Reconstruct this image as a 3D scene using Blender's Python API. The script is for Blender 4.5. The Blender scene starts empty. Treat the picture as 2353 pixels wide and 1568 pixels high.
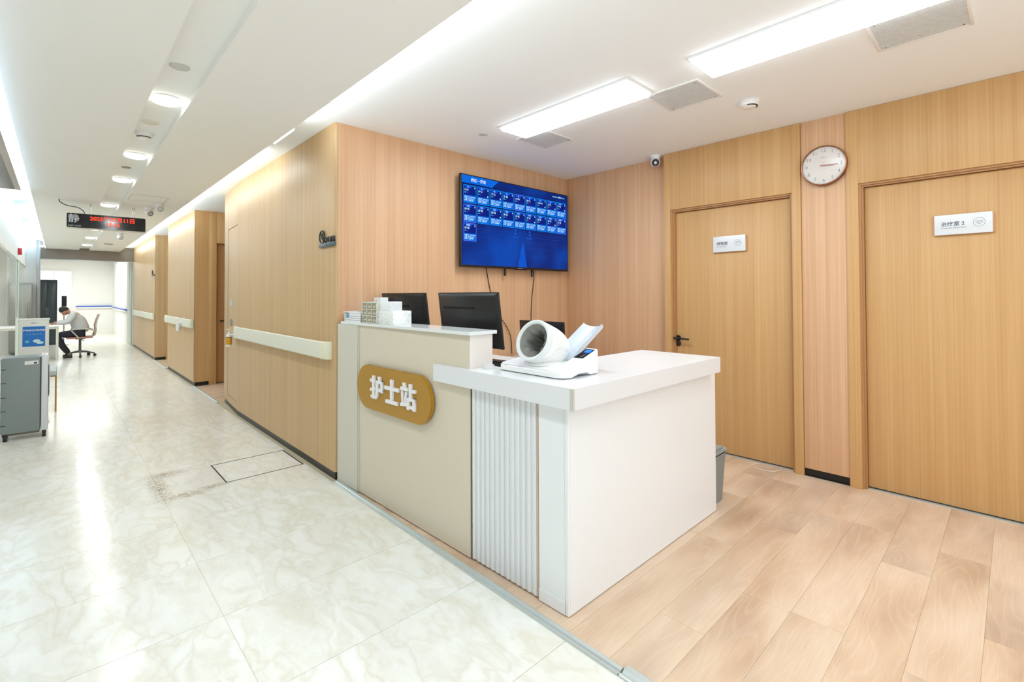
import bpy, bmesh, math, random
from mathutils import Vector, Matrix
random.seed(4)
S = bpy.context.scene
COL = S.collection
PI = math.pi
R = math.radians

# ------------------------------------------------------------------ camera
cam = bpy.data.cameras.new('camera'); co = bpy.data.objects.new('camera', cam); COL.objects.link(co)
cam.sensor_width = 36.0; cam.lens = 36 * 1098.55 / 2353
cam.shift_y = -(784 - 659.87) / 2353
cam.clip_start = 0.02; cam.clip_end = 100
_y, _p, _r = R(43.5197), R(.8660), R(-.2153)
F = Vector((math.sin(_y) * math.cos(_p), math.cos(_y) * math.cos(_p), math.sin(_p)))
r0 = Vector((math.cos(_y), -math.sin(_y), 0)); u0 = r0.cross(F)
rt = math.cos(_r) * r0 + math.sin(_r) * u0; up = -math.sin(_r) * r0 + math.cos(_r) * u0
M = Matrix((rt, up, -F)).transposed().to_4x4(); M.translation = (0, 0, 1.30)
co.matrix_world = M
S.camera = co
# ------------------------------------------------------------------ world, exposure
W = bpy.data.worlds.new('world'); S.world = W; W.use_nodes = True
W.node_tree.nodes['Background'].inputs[0].default_value = (.88, .95, 1, 1)
W.node_tree.nodes['Background'].inputs[1].default_value = 1.6
S.view_settings.view_transform = 'Standard'; S.view_settings.look = 'None'
S.view_settings.gamma = 1; S.view_settings.use_curve_mapping = False
S.view_settings.exposure = 0.0
S.cycles.use_denoising = True
S.cycles.max_bounces = 8; S.cycles.diffuse_bounces = 6; S.cycles.glossy_bounces = 4
S.cycles.caustics_reflective = False; S.cycles.caustics_refractive = False
S.cycles.sample_clamp_indirect = 6

# ------------------------------------------------------------------ lights
def area(name, loc, size, power, color=(1, 1, 1), direction=(0, 0, -1), sy=None, spread=PI):
    l = bpy.data.lights.new(name, 'AREA'); l.energy = power; l.color = color; l.spread = spread
    l.shape = 'RECTANGLE' if sy else 'SQUARE'; l.size = size
    if sy: l.size_y = sy
    o = bpy.data.objects.new(name, l); COL.objects.link(o); o.location = loc
    z = -Vector(direction).normalized(); yv = Vector((0, 1, 0)); yv = (yv - z * yv.dot(z)).normalized()
    o.rotation_euler = Matrix((yv.cross(z), yv, z)).transposed().to_euler()
    return o
CZ = 2.527      # ceiling of the station room and of the cove
SZ = 2.42       # lowered corridor ceiling
PANEL_W = (.81, .93, 1.0)
PW = (13.5, 3.8, 2.5, 2.5)
room_panels = [(2.475, 1.516, 2.58), (2.51, .08, 1.146), (2.51, -1.3, -.25), (2.51, -2.7, -1.6)]  # last two panels are out of view, added for illumination
for k_, (cx, a, b) in enumerate(room_panels):
    area('panel_light', (cx, (a + b) / 2, CZ - .035), .25, PW[k_], PANEL_W, sy=b - a)
down_y = [-1.3, .2, 1.7, 3.45, 4.99, 6.12, 7.95, 9.4, 10.94, 12.67, 14.5]
DW = 7.2
for y in down_y:
    area('corridor_light', (.455, y, SZ - .02), .12, DW, (.88, .97, 1.0))
area('cove_light', (1.165, 9.95, 2.457), 
     .03, 25, (.86, .98, 1.0), (1, 0, -.1), sy=11.3)      # cove tubes behind the slab edge wash the wall
area('cove_light', (1.165, .4, 2.457), .03, 12, (.84, .95, 1.0), (1, 0, .22), sy=6.0)
for y in (8.2, 10.5, 12.8, 14.9):
    area('left_cove_light', (-.26, y, 2.45), .03, 5, (.75, .9, 1.0), (-.5, 0, .8), sy=2.0)
area('near_cove_light', (-.26, 4.0, 2.43), .03, 6, (.7, .88, 1.0), (-.2, 0, .9), sy=4.5)
area('far_room_light', (.2, 18.8, 2.4), 2.0, 80, (1, .985, .95), sy=3.0)
area('reception_light', (-1.6, 11.5, 2.5), 1.0, 60, (.96, 1, 1), sy=4.0)
area('entrance_light', (.3, -2.2, 2.38), 1.2, 14, (.95, 1, 1), sy=1.2)  # unseen area lamp overhead behind the camera, without a fixture

# ------------------------------------------------------------------ materials
def newmat(n):
    m = bpy.data.materials.new(n); m.use_nodes = True
    return m, m.node_tree.nodes, m.node_tree.links, m.node_tree.nodes['Principled BSDF']
def s2l(c):
    return tuple(((v / 255) / 12.92 if v / 255 <= .04045 else ((v / 255 + .055) / 1.055) ** 2.4) for v in c) + (1,)
MATS = {}
def mat(n, rgb, rough=.5, metal=0, spec=.5, coat=0, emit=0, trans=0, alpha=1, noise=.0, nscale=40):
    if n in MATS: return MATS[n]
    m, N, L, b = newmat(n); c = s2l(rgb)
    b.inputs['Base Color'].default_value = c; b.inputs['Roughness'].default_value = rough
    b.inputs['Metallic'].default_value = metal; b.inputs['Specular IOR Level'].default_value = spec
    b.inputs['Coat Weight'].default_value = coat; b.inputs['Coat Roughness'].default_value = .08
    b.inputs['Transmission Weight'].default_value = trans; b.inputs['Alpha'].default_value = alpha
    if emit:
        b.inputs['Emission Color'].default_value = c; b.inputs['Emission Strength'].default_value = emit
    g = N.new('ShaderNodeNewGeometry'); t = N.new('ShaderNodeTexNoise'); t.inputs['Scale'].default_value = nscale
    L.new(g.outputs['Position'], t.inputs['Vector'])
    if noise:
        mr = N.new('ShaderNodeMapRange'); mr.inputs[3].default_value = 1 - noise; mr.inputs[4].default_value = 1 + noise
        L.new(t.outputs['Fac'], mr.inputs[0])
        mx = N.new('ShaderNodeVectorMath'); mx.operation = 'SCALE'; mx.inputs[0].default_value = c[:3]
        L.new(mr.outputs[0], mx.inputs['Scale']); L.new(mx.outputs[0], b.inputs['Base Color'])
    elif not trans and not emit:
        mr = N.new('ShaderNodeMapRange'); mr.inputs[3].default_value = max(rough - .03, 0); mr.inputs[4].default_value = min(rough + .03, 1)
        L.new(t.outputs['Fac'], mr.inputs[0]); L.new(mr.outputs[0], b.inputs['Roughness'])
    MATS[n] = m; return m
def ramp(N, L, src, stops):
    r = N.new('ShaderNodeValToRGB'); e = r.color_ramp.elements
    while len(e) < len(stops): e.new(.5)
    for k, (p, c) in enumerate(stops):
        e[k].position = p; e[k].color = c if len(c) == 4 else s2l(c)
    L.new(src, r.inputs[0]); return r.outputs[0]
def mixc(N, L, a, b, f, mode='MIX'):
    m = N.new('ShaderNodeMix'); m.data_type = 'RGBA'; m.blend_type = mode
    for s, v in ((6, a), (7, b)):
        if hasattr(v, 'links'): L.new(v, m.inputs[s])
        else: m.inputs[s].default_value = v
    if hasattr(f, 'links'): L.new(f, m.inputs[0])
    else: m.inputs[0].default_value = f
    return m.outputs[2]
def wood(n, dark, mid, light, streak=None, fine=150, rough=.42):
    m, N, L, b = newmat(n)
    g = N.new('ShaderNodeNewGeometry'); oi = N.new('ShaderNodeObjectInfo')
    ad = N.new('ShaderNodeVectorMath'); ad.operation = 'ADD'
    sc = N.new('ShaderNodeVectorMath'); sc.operation = 'SCALE'; sc.inputs['Scale'].default_value = 7
    cb = N.new('ShaderNodeCombineXYZ')
    for k in (0, 1, 2): L.new(oi.outputs['Random'], cb.inputs[k])
    L.new(cb.outputs[0], sc.inputs[0]); L.new(g.outputs['Position'], ad.inputs[0]); L.new(sc.outputs[0], ad.inputs[1])
    def nz(sx, sz, detail=3, rgh=.6):
        mp = N.new('ShaderNodeMapping'); mp.inputs['Scale'].default_value = (sx, sx, sz)
        t = N.new('ShaderNodeTexNoise'); t.inputs['Scale'].default_value = 1
        t.inputs['Detail'].default_value = detail; t.inputs['Roughness'].default_value = rgh
        L.new(ad.outputs[0], mp.inputs[0]); L.new(mp.outputs[0], t.inputs['Vector']); return t.outputs['Fac']
    a = nz(fine, .5, 2); c = nz(fine * .12, .25, 3); d = nz(fine * .6, 3.0, 2)
    col = ramp(N, L, a, [(.3, dark), (.5, mid), (.72, light)])
    col2 = ramp(N, L, c, [(.33, dark), (.5, mid), (.68, light)])
    o = mixc(N, L, col, col2, .45)
    if streak:
        st = ramp(N, L, nz(fine * .35, .18, 2), [(.62, (0, 0, 0, 1)), (.72, (1, 1, 1, 1))])
        o = mixc(N, L, o, s2l(streak), mixc(N, L, (0, 0, 0, 1), (.55, .55, .55, 1), st))
    o = mixc(N, L, o, ramp(N, L, d, [(.3, (.9, .9, .9, 1)), (.6, (1, 1, 1, 1))]), .35, 'MULTIPLY')
    L.new(o, b.inputs['Base Color']); b.inputs['Roughness'].default_value = rough
    b.inputs['Specular IOR Level'].default_value = .4
    MATS[n] = m; return m
wood_wall = wood('wall_wood', (202, 157, 118), (215, 172, 134), (226, 187, 150), streak=(238, 208, 176))
wood_corr = wood('corridor_wood', (186, 150, 106), (197, 163, 119), (207, 176, 134))
wood_door = wood('door_wood', (194, 150, 98), (204, 161, 108), (213, 173, 122))
wood_frame = wood('frame_wood', (198, 153, 100), (206, 163, 110), (214, 174, 123), fine=110)
wood_edge = wood('edge_wood', (172, 126, 80), (184, 138, 92), (196, 150, 104), fine=90)

def plank_mat():
    m, N, L, b = newmat('floor_planks')
    g = N.new('ShaderNodeNewGeometry'); oi = N.new('ShaderNodeObjectInfo')
    cb = N.new('ShaderNodeCombineXYZ'); L.new(oi.outputs['Random'], cb.inputs[0]); L.new(oi.outputs['Random'], cb.inputs[1]); L.new(oi.outputs['Random'], cb.inputs[2])
    sc = N.new('ShaderNodeVectorMath'); sc.operation = 'SCALE'; sc.inputs['Scale'].default_value = 23; L.new(cb.outputs[0], sc.inputs[0])
    ad = N.new('ShaderNodeVectorMath'); L.new(g.outputs['Position'], ad.inputs[0]); L.new(sc.outputs[0], ad.inputs[1])
    def nz(s, detail=3, dist=0, scale=1):
        mp = N.new('ShaderNodeMapping'); mp.inputs['Scale'].default_value = s
        t = N.new('ShaderNodeTexNoise'); t.inputs['Scale'].default_value = scale; t.inputs['Detail'].default_value = detail
        t.inputs['Distortion'].default_value = dist
        L.new(ad.outputs[0], mp.inputs[0]); L.new(mp.outputs[0], t.inputs['Vector']); return t.outputs['Fac']
    big = nz((1.5, 4.5, 1), 2)
    rg = nz((1.5, 8.0, 1), 1.0, .25)
    mm = N.new('ShaderNodeMath'); mm.operation = 'MULTIPLY'; mm.inputs[1].default_value = 62; L.new(rg, mm.inputs[0])
    sn = N.new('ShaderNodeMath'); sn.operation = 'SINE'; L.new(mm.outputs[0], sn.inputs[0])
    fine = nz((7, 260, 1), 3)
    base = ramp(N, L, big, [(.28, (200, 168, 140)), (.45, (218, 190, 162)), (.62, (229, 205, 180))])
    grey = ramp(N, L, nz((1.1, 2.2, 1), 2, 0), [(.52, (0, 0, 0, 1)), (.74, (1, 1, 1, 1))])
    base = mixc(N, L, base, s2l((188, 163, 142)), grey)
    rings = ramp(N, L, sn.outputs[0], [(.35, (.0, .0, .0, 1)), (.98, (1, 1, 1, 1))])
    o = mixc(N, L, base, s2l((236, 219, 202)), mixc(N, L, (0, 0, 0, 1), (.17, .17, .17, 1), rings))
    o = mixc(N, L, o, ramp(N, L, fine, [(.35, (.88, .86, .84, 1)), (.6, (1, 1, 1, 1))]), .5, 'MULTIPLY')
    hv = N.new('ShaderNodeHueSaturation'); L.new(o, hv.inputs['Color'])
    mr = N.new('ShaderNodeMapRange'); mr.inputs[3].default_value = .965; mr.inputs[4].default_value = 1.02
    L.new(oi.outputs['Random'], mr.inputs[0]); L.new(mr.outputs[0], hv.inputs['Value'])
    L.new(hv.outputs[0], b.inputs['Base Color']); b.inputs['Roughness'].default_value = .38
    bp = N.new('ShaderNodeBump'); bp.inputs['Strength'].default_value = .12; bp.inputs['Distance'].default_value = .002
    L.new(fine, bp.inputs['Height']); L.new(bp.outputs[0], b.inputs['Normal'])
    return m
def marble_mat(name='floor_marble', tint=(1, 1, 1, 1)):
    m, N, L, b = newmat(name)
    g = N.new('ShaderNodeNewGeometry'); oi = N.new('ShaderNodeObjectInfo')
    cb = N.new('ShaderNodeCombineXYZ'); L.new(oi.outputs['Random'], cb.inputs[2])
    sc = N.new('ShaderNodeVectorMath'); sc.operation = 'SCALE'; sc.inputs['Scale'].default_value = 1.2; L.new(cb.outputs[0], sc.inputs[0])
    ad = N.new('ShaderNodeVectorMath'); L.new(g.outputs['Position'], ad.inputs[0]); L.new(sc.outputs[0], ad.inputs[1])
    mp = N.new('ShaderNodeMapping'); mp.inputs['Rotation'].default_value = (0, 0, R(-28)); mp.inputs['Scale'].default_value = (2.0, .9, 1)
    L.new(ad.outputs[0], mp.inputs[0])
    n1 = N.new('ShaderNodeTexNoise'); n1.inputs['Scale'].default_value = 2.2; n1.inputs['Detail'].default_value = 4; L.new(mp.outputs[0], n1.inputs['Vector'])
    s1 = N.new('ShaderNodeVectorMath'); s1.operation = 'SCALE'; s1.inputs['Scale'].default_value = 1.1; L.new(n1.outputs['Color'], s1.inputs[0])
    a1 = N.new('ShaderNodeVectorMath'); L.new(mp.outputs[0], a1.inputs[0]); L.new(s1.outputs[0], a1.inputs[1])
    v = N.new('ShaderNodeTexVoronoi'); v.feature = 'DISTANCE_TO_EDGE'; v.inputs['Scale'].default_value = 3.6; L.new(a1.outputs[0], v.inputs['Vector'])
    v2 = N.new('ShaderNodeTexVoronoi'); v2.inputs['Scale'].default_value = 3.6; L.new(a1.outputs[0], v2.inputs['Vector'])
    n2 = N.new('ShaderNodeTexNoise'); n2.inputs['Scale'].default_value = 3.2; n2.inputs['Detail'].default_value = 6; n2.inputs['Distortion'].default_value = 1.2; L.new(a1.outputs[0], n2.inputs['Vector'])
    edge = ramp(N, L, v.outputs['Distance'], [(0, (226, 221, 207)), (.05, (232, 230, 220)), (.13, (238, 238, 232)), (.26, (243, 244, 241))])
    wisp = ramp(N, L, n2.outputs['Fac'], [(.3, (225, 222, 208)), (.45, (235, 235, 228)), (.6, (243, 244, 240))])
    cell = ramp(N, L, v2.outputs['Color'], [(.2, (.2, .2, .2, 1)), (.7, (.8, .8, .8, 1))])
    o = mixc(N, L, edge, wisp, cell)
    # dirty warm cast in patches, and one scuffed stain beside the hatch
    n3 = N.new('ShaderNodeTexNoise'); n3.inputs['Scale'].default_value = .9; n3.inputs['Detail'].default_value = 3; L.new(g.outputs['Position'], n3.inputs['Vector'])
    o = mixc(N, L, o, mixc(N, L, o, s2l((222, 214, 190)), .35), ramp(N, L, n3.outputs['Fac'], [(.45, (0, 0, 0, 1)), (.7, (1, 1, 1, 1))]))
    sx = N.new('ShaderNodeSeparateXYZ'); L.new(g.outputs['Position'], sx.inputs[0])
    def blob(cx, cy, rx, ry):
        x = N.new('ShaderNodeMath'); x.operation = 'MULTIPLY_ADD'; x.inputs[1].default_value = 1 / rx; x.inputs[2].default_value = -cx / rx; L.new(sx.outputs[0], x.inputs[0])
        y = N.new('ShaderNodeMath'); y.operation = 'MULTIPLY_ADD'; y.inputs[1].default_value = 1 / ry; y.inputs[2].default_value = -cy / ry; L.new(sx.outputs[1], y.inputs[0])
        c = N.new('ShaderNodeCombineXYZ'); L.new(x.outputs[0], c.inputs[0]); L.new(y.outputs[0], c.inputs[1])
        l = N.new('ShaderNodeVectorMath'); l.operation = 'LENGTH'; L.new(c.outputs[0], l.inputs[0])
        r_ = N.new('ShaderNodeMapRange'); r_.inputs[1].default_value = 1; r_.inputs[2].default_value = .25; L.new(l.outputs['Value'], r_.inputs[0]); return r_.outputs[0]
    mx = None
    for bl in ((.50, 4.0, .07, .42), (.60, 3.74, .22, .07), (.78, 3.78, .14, .05), (.56, 4.26, .16, .09)):
        v_ = blob(*bl)
        if mx is None: mx = v_
        else:
            q = N.new('ShaderNodeMath'); q.operation = 'MAXIMUM'; L.new(mx, q.inputs[0]); L.new(v_, q.inputs[1]); mx = q.outputs[0]
    n4 = N.new('ShaderNodeTexNoise'); n4.inputs['Scale'].default_value = 26; n4.inputs['Detail'].default_value = 5; n4.inputs['Distortion'].default_value = 3; L.new(g.outputs['Position'], n4.inputs['Vector'])
    nn = ramp(N, L, n4.outputs['Fac'], [(.40, (0, 0, 0, 1)), (.56, (1, 1, 1, 1))])
    q = N.new('ShaderNodeMath'); q.operation = 'MULTIPLY'; L.new(mx, q.inputs[0]); L.new(nn, q.inputs[1])
    q2 = N.new('ShaderNodeMath'); q2.operation = 'MULTIPLY'; q2.inputs[1].default_value = .75; L.new(q.outputs[0], q2.inputs[0])
    o = mixc(N, L, o, s2l((150, 128, 98)), q2.outputs[0])
    L.new(o, b.inputs['Base Color']); b.inputs['Roughness'].default_value = .17
    b.inputs['Specular IOR Level'].default_value = .22
    return m
planks_m = plank_mat(); marble_m = marble_mat()
white_ceiling = mat('ceiling_paint', (245, 249, 252), .8, noise=.01, nscale=2)
corr_ceiling = mat('corridor_ceiling_paint', (245, 246, 244), .75, noise=.01, nscale=2)
white_wall = mat('white_wall_paint', (238, 239, 236), .7, noise=.01, nscale=2)
black_base = mat('black_baseboard', (18, 18, 18), .35)
alu = mat('aluminium_strip', (205, 212, 211), .3, metal=.55)
chrome = mat('chrome', (210, 212, 214), .12, metal=1)
steel = mat('brushed_steel', (150, 152, 150), .35, metal=.8)
black_pl = mat('black_plastic', (22, 22, 24), .38)
black_gl = mat('black_gloss', (14, 15, 18), .12)
black_cable = mat('black_cable', (20, 20, 22), .5)
white_pl = mat('white_plastic', (238, 238, 238), .3)
white_lam = mat('white_laminate', (234, 237, 240), .3, spec=.45)
worktop_w = mat('worktop_white', (224, 226, 229), .25)
beige_lam = mat('beige_laminate', (214, 204, 184), .45)
beige_side = mat('pale_beige_laminate', (208, 203, 190), .45)
pale_lam = mat('pale_pinkish_laminate', (232, 224, 218), .5)
groove_d = mat('shadow_gap', (96, 84, 70), .7)
gold = mat('gold_plaque', (178, 134, 48), .38, metal=.25)
gold_e = mat('gold_edge', (196, 148, 50), .25, metal=.7)
letter_w = mat('letter_white', (236, 234, 238), .4)
rail_m = mat('handrail_cream', (222, 221, 205), .45)
rail_cap = mat('handrail_cap_cream', (226, 223, 198), .4)
grey_pl = mat('grey_plastic', (130, 136, 138), .5)
glow_w = mat('panel_glow', (238, 249, 255), emit=8)
glow_d = mat('downlight_glow', (252, 255, 250), emit=11)
glow_led = mat('led_blue_white', (190, 225, 255), emit=9)
glow_tube = mat('tube_glow', (245, 252, 255), emit=6)
glass = mat('clear_glass', (214, 232, 226), .04, alpha=.22)

# ------------------------------------------------------------------ mesh helpers
class B:
    def __init__(s): s.bm = bmesh.new(); s.mi = 0
    def _m(s, fs):
        for f in fs: f.material_index = s.mi
    def box(s, x0, x1, y0, y1, z0, z1, bev=0, seg=2):
        vs = [s.bm.verts.new((x, y, z)) for z in (z0, z1) for y in (y0, y1) for x in (x0, x1)]
        fs = [s.bm.faces.new([vs[i] for i in q]) for q in ((0, 2, 3, 1), (4, 5, 7, 6), (0, 1, 5, 4), (2, 6, 7, 3), (0, 4, 6, 2), (1, 3, 7, 5))]
        s._m(fs)
        if bev:
            es = list({e for f in fs for e in f.edges})
            r = bmesh.ops.bevel(s.bm, geom=es, offset=bev, segments=seg, affect='EDGES', profile=.5)
            s._m(r['faces'])
        return s
    def prism(s, pts, axis, a, b, bev=0):
        """pts: 2-D polygon in the two axes other than `axis` (in order x,y,z)"""
        def P(p, h):
            return {'x': (h, p[0], p[1]), 'y': (p[0], h, p[1]), 'z': (p[0], p[1], h)}[axis]
        lo = [s.bm.verts.new(P(p, a)) for p in pts]; hi = [s.bm.verts.new(P(p, b)) for p in pts]
        n = len(pts); fs = [s.bm.faces.new(lo[::-1]), s.bm.faces.new(hi)]
        for i in range(n): fs.append(s.bm.faces.new((lo[i], lo[(i + 1) % n], hi[(i + 1) % n], hi[i])))
        s._m(fs)
        bmesh.ops.recalc_face_normals(s.bm, faces=fs)
        if bev:
            es = list({e for f in fs[:2] for e in f.edges})
            r = bmesh.ops.bevel(s.bm, geom=es, offset=bev, segments=2, affect='EDGES'); s._m(r['faces'])
        return s
    def cyl(s, p0, p1, r0, r1=None, seg=20, cap=True):
        r1 = r0 if r1 is None else r1
        return s.sweep([p0, p1], [r0, r1], seg, cap)
    def sweep(s, pts, rad, seg=10, cap=True, squash=None):
        pts = [Vector(p) for p in pts]
        if not hasattr(rad, '__len__'): rad = [rad] * len(pts)
        rings = []; nrm = None
        for i, p in enumerate(pts):
            t = (pts[min(i + 1, len(pts) - 1)] - pts[max(i - 1, 0)]).normalized()
            if nrm is None: nrm = t.orthogonal().normalized()
            nrm = (nrm - t * nrm.dot(t)).normalized(); bn = t.cross(nrm)
            rings.append([s.bm.verts.new(p + rad[i] * (math.cos(2 * PI * k / seg) * nrm + math.sin(2 * PI * k / seg) * bn)) for k in range(seg)])
        fs = []
        for a, b in zip(rings, rings[1:]):
            for k in range(seg): fs.append(s.bm.faces.new((a[k], a[(k + 1) % seg], b[(k + 1) % seg], b[k])))
        if cap: fs += [s.bm.faces.new(rings[0][::-1]), s.bm.faces.new(rings[-1])]
        s._m(fs); return s
    def lathe(s, prof, c=(0, 0, 0), axis=(0, 0, 1), seg=28, cap=True):
        """prof: (radius, height) along the axis"""
        ax = Vector(axis).normalized(); u = ax.orthogonal().normalized(); v = ax.cross(u); c = Vector(c)
        rings = []
        for r, h in prof:
            r = max(r, 1e-4)
            rings.append([s.bm.verts.new(c + ax * h + r * (math.cos(2 * PI * k / seg) * u + math.sin(2 * PI * k / seg) * v)) for k in range(seg)])
        fs = []
        for a, b in zip(rings, rings[1:]):
            for k in range(seg): fs.append(s.bm.faces.new((a[k], a[(k + 1) % seg], b[(k + 1) % seg], b[k])))
        if cap: fs += [s.bm.faces.new(rings[0][::-1]), s.bm.faces.new(rings[-1])]
        s._m(fs); return s
    def ball(s, c, rx, ry=None, rz=None, seg=16, rot=None):
        ry = rx if ry is None else ry; rz = rx if rz is None else rz
        m = Matrix.Translation(c) @ (rot.to_4x4() if rot else Matrix()) @ Matrix.Diagonal((rx, ry, rz, 1))
        r = bmesh.ops.create_uvsphere(s.bm, u_segments=seg, v_segments=seg // 2 + 1, radius=1, matrix=m)
        s._m({f for v in r['verts'] for f in v.link_faces}); return s
    def quad(s, a, b, c, d):
        s._m([s.bm.faces.new([s.bm.verts.new(p) for p in (a, b, c, d)])]); return s
def obj(name, b, m, parent=None, smooth=True, **kw):
    bm = b.bm
    bm.normal_update()
    if smooth:
        for f in bm.faces: f.smooth = True
        for e in bm.edges:
            if len(e.link_faces) == 2 and e.calc_face_angle(0) > .62: e.smooth = False
    me = bpy.data.meshes.new(name); bm.to_mesh(me); bm.free()
    for mm in (m if isinstance(m, (list, tuple)) else [m]): me.materials.append(mm)
    o = bpy.data.objects.new(name, me); COL.objects.link(o)
    if parent: o.parent = parent
    for k, v in kw.items(): o[k] = v
    return o
def thing(name, label, cat, loc=(0, 0, 0), rz=0, group=None):
    o = bpy.data.objects.new(name, None); COL.objects.link(o); o.location = loc; o.rotation_euler = (0, 0, rz)
    o.empty_display_size = .05; o['label'] = label; o['category'] = cat
    if group: o['group'] = group
    return o
def tag(o, label, cat, group=None):
    o['label'] = label; o['category'] = cat
    if group: o['group'] = group
    return o
def struct(name, b, m, parent=None, **kw):
    o = obj(name, b, m, parent, **kw)
    if not parent: o['kind'] = 'structure'
    return o
def copy_tree(o, parent=None):
    c = o.copy(); COL.objects.link(c)
    if parent: c.parent = parent
    for ch in list(o.children): copy_tree(ch, c)
    return c
FACE_NX = Matrix(((0, 0, -1), (-1, 0, 0), (0, 1, 0))).to_4x4()      # text seen from -x, reads towards -y
FACE_NY = Matrix(((1, 0, 0), (0, 0, -1), (0, 1, 0))).to_4x4()       # text seen from -y, reads towards +x
def text(name, s, size, m, rot, loc, parent=None, ext=.0006, bold=0, align='LEFT', sx=1, res=3, valign='CENTER'):
    c = bpy.data.curves.new(name, 'FONT'); c.body = s; c.size = size; c.extrude = ext; c.offset = bold
    c.align_x = align; c.align_y = valign; c.resolution_u = res
    t = bpy.data.objects.new(name, c); COL.objects.link(t)
    dg = bpy.context.evaluated_depsgraph_get(); me = bpy.data.meshes.new_from_object(t.evaluated_get(dg))
    bpy.data.objects.remove(t); bpy.data.curves.remove(c)
    me.transform(Matrix.Translation(loc) @ rot @ Matrix.Diagonal((sx, 1, 1, 1)))
    me.materials.clear(); me.materials.append(m); me.name = name
    o = bpy.data.objects.new(name, me); COL.objects.link(o)
    if parent: o.parent = parent
    return o
def rrect(w, h, r, n=8):
    pts = []
    for cx, cy, a in ((w / 2 - r, h / 2 - r, 0), (-w / 2 + r, h / 2 - r, 90), (-w / 2 + r, -h / 2 + r, 180), (w / 2 - r, -h / 2 + r, 270)):
        for k in range(n + 1):
            t = R(a + 90 * k / n); pts.append((cx + r * math.cos(t), cy + r * math.sin(t)))
    return pts
def ring_pts(r, n=32): return [(r * math.cos(2 * PI * k / n), r * math.sin(2 * PI * k / n)) for k in range(n)]

# ================================================================== SETTING
# ---------------- floor
b = B(); b.box(-3.2, 4.6, -3.2, 22.2, -.12, -.0018)
floor = struct('floor', b, mat('screed', (196, 184, 156), .6))
TW, TL = .9, .525
def tile_mesh(w, l):
    b = B(); g = .0005; gy = .0011
    b.box(g, w - g, gy, l - gy, -.002, 0, bev=.0003, seg=1)
    me = bpy.data.meshes.new('tile'); b.bm.to_mesh(me); b.bm.free(); me.materials.append(marble_m); return me
tm = {}
def put_tile(x, y, w, l):
    k = (round(w, 4), round(l, 4))
    if k not in tm: tm[k] = tile_mesh(w, l)
    o = bpy.data.objects.new('tile', tm[k]); COL.objects.link(o); o.location = (x, y, 0); o.parent = floor
y = 1.178 - 8 * TL
rows = []
while y < 12: rows.append(y); y += TL
for y in rows:
    for x0, x1 in ((-1.3, -.403), (-.403, .497), (.497, 1.392)):
        # the floor hatch takes the place of part of one tile
        if abs(y - (1.178 + 5 * TL)) < .01 and x0 > .4:
            put_tile(x0, y, .855 - x0, TL); put_tile(.855, y + .445, x1 - .855, TL - .445); continue
        put_tile(x0, y, x1 - x0, TL)
    if y > 7:
        put_tile(-2.2, y, .9, TL)
b = B()
yy = rows[-1] + TL
while yy < 21.8:
    for x0 in (-2.2, -1.3, -.403, .497):
        b.box(x0 + .001, x0 + .899, yy + .001, yy + TL - .001, -.002, 0)
    yy += TL
o = obj('tile', b, marble_m, floor); o['kind'] = 'stuff'; o['label'] = 'pale marble tiles receding to the far end of the corridor'
# wood planks, laid along x
def plank(x0, x1, y0, y1):
    k = ('p', round(x1 - x0, 3), round(y1 - y0, 3))
    if k not in tm:
        b = B(); g = .0004; b.box(g, x1 - x0 - g, g, y1 - y0 - g, -.002, 0, bev=.0003, seg=1)
        me = bpy.data.meshes.new('plank'); b.bm.to_mesh(me); b.bm.free(); me.materials.append(planks_m); tm[k] = me
    o = bpy.data.objects.new('plank', tm[k]); COL.objects.link(o); o.location = (x0, y0, 0); o.parent = floor
PWD = .1835
joints = {0: 2.535, 1: 3.216, 2: 2.897, 3: 3.28, 4: 2.166, 5: 2.891, 6: 2.53, 7: 3.615, 8: 3.248}
for k in range(-17, 18):
    y0 = .098 + (k - 1) * PWD
    if y0 > 3.3: continue
    y1 = min(y0 + PWD, 3.31)
    j = joints.get(k, None)
    if j is None: j = 1.45 + random.random() * 1.1
    xs = [1.434]; xx = j
    while xx - 1.1 > 1.55: xx -= 1.1
    while xx < 4.0: xs.append(xx); xx += 1.1
    xs.append(4.0)
    for a, c in zip(xs, xs[1:]): plank(a, c, y0, y1)
for ya, yb in ((6.68, 8.1), (10.41, 11.94)):
    yy = ya
    while yy < yb - .01:
        y1 = min(yy + PWD, yb); plank(1.434, 2.7, yy, y1); yy += PWD
# metal transition strips
def strip(ya, yb, nm='trim_1'):
    b = B()
    b.prism([(1.388, 0.0), (1.388, .004), (1.391, .008), (1.395, .008), (1.399, .002), (1.404, .002), (1.410, .008), (1.424, .0095), (1.430, .006), (1.432, 0)], 'y', ya, yb)
    return struct(nm, b, alu, smooth=False)
strip(.95, 3.27, 'trim_1')
b = B(); b.prism([(1.390, 0), (1.390, .006), (1.394, .009), (1.399, .009), (1.404, .002), (1.412, .002), (1.420, .009), (1.444, .0105), (1.452, .006), (1.455, 0)], 'y', -3, .945); struct('trim_2', b, alu, smooth=False)
strip(6.67, 8.1, 'trim_3'); strip(10.41, 11.94, 'trim_4')

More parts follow.
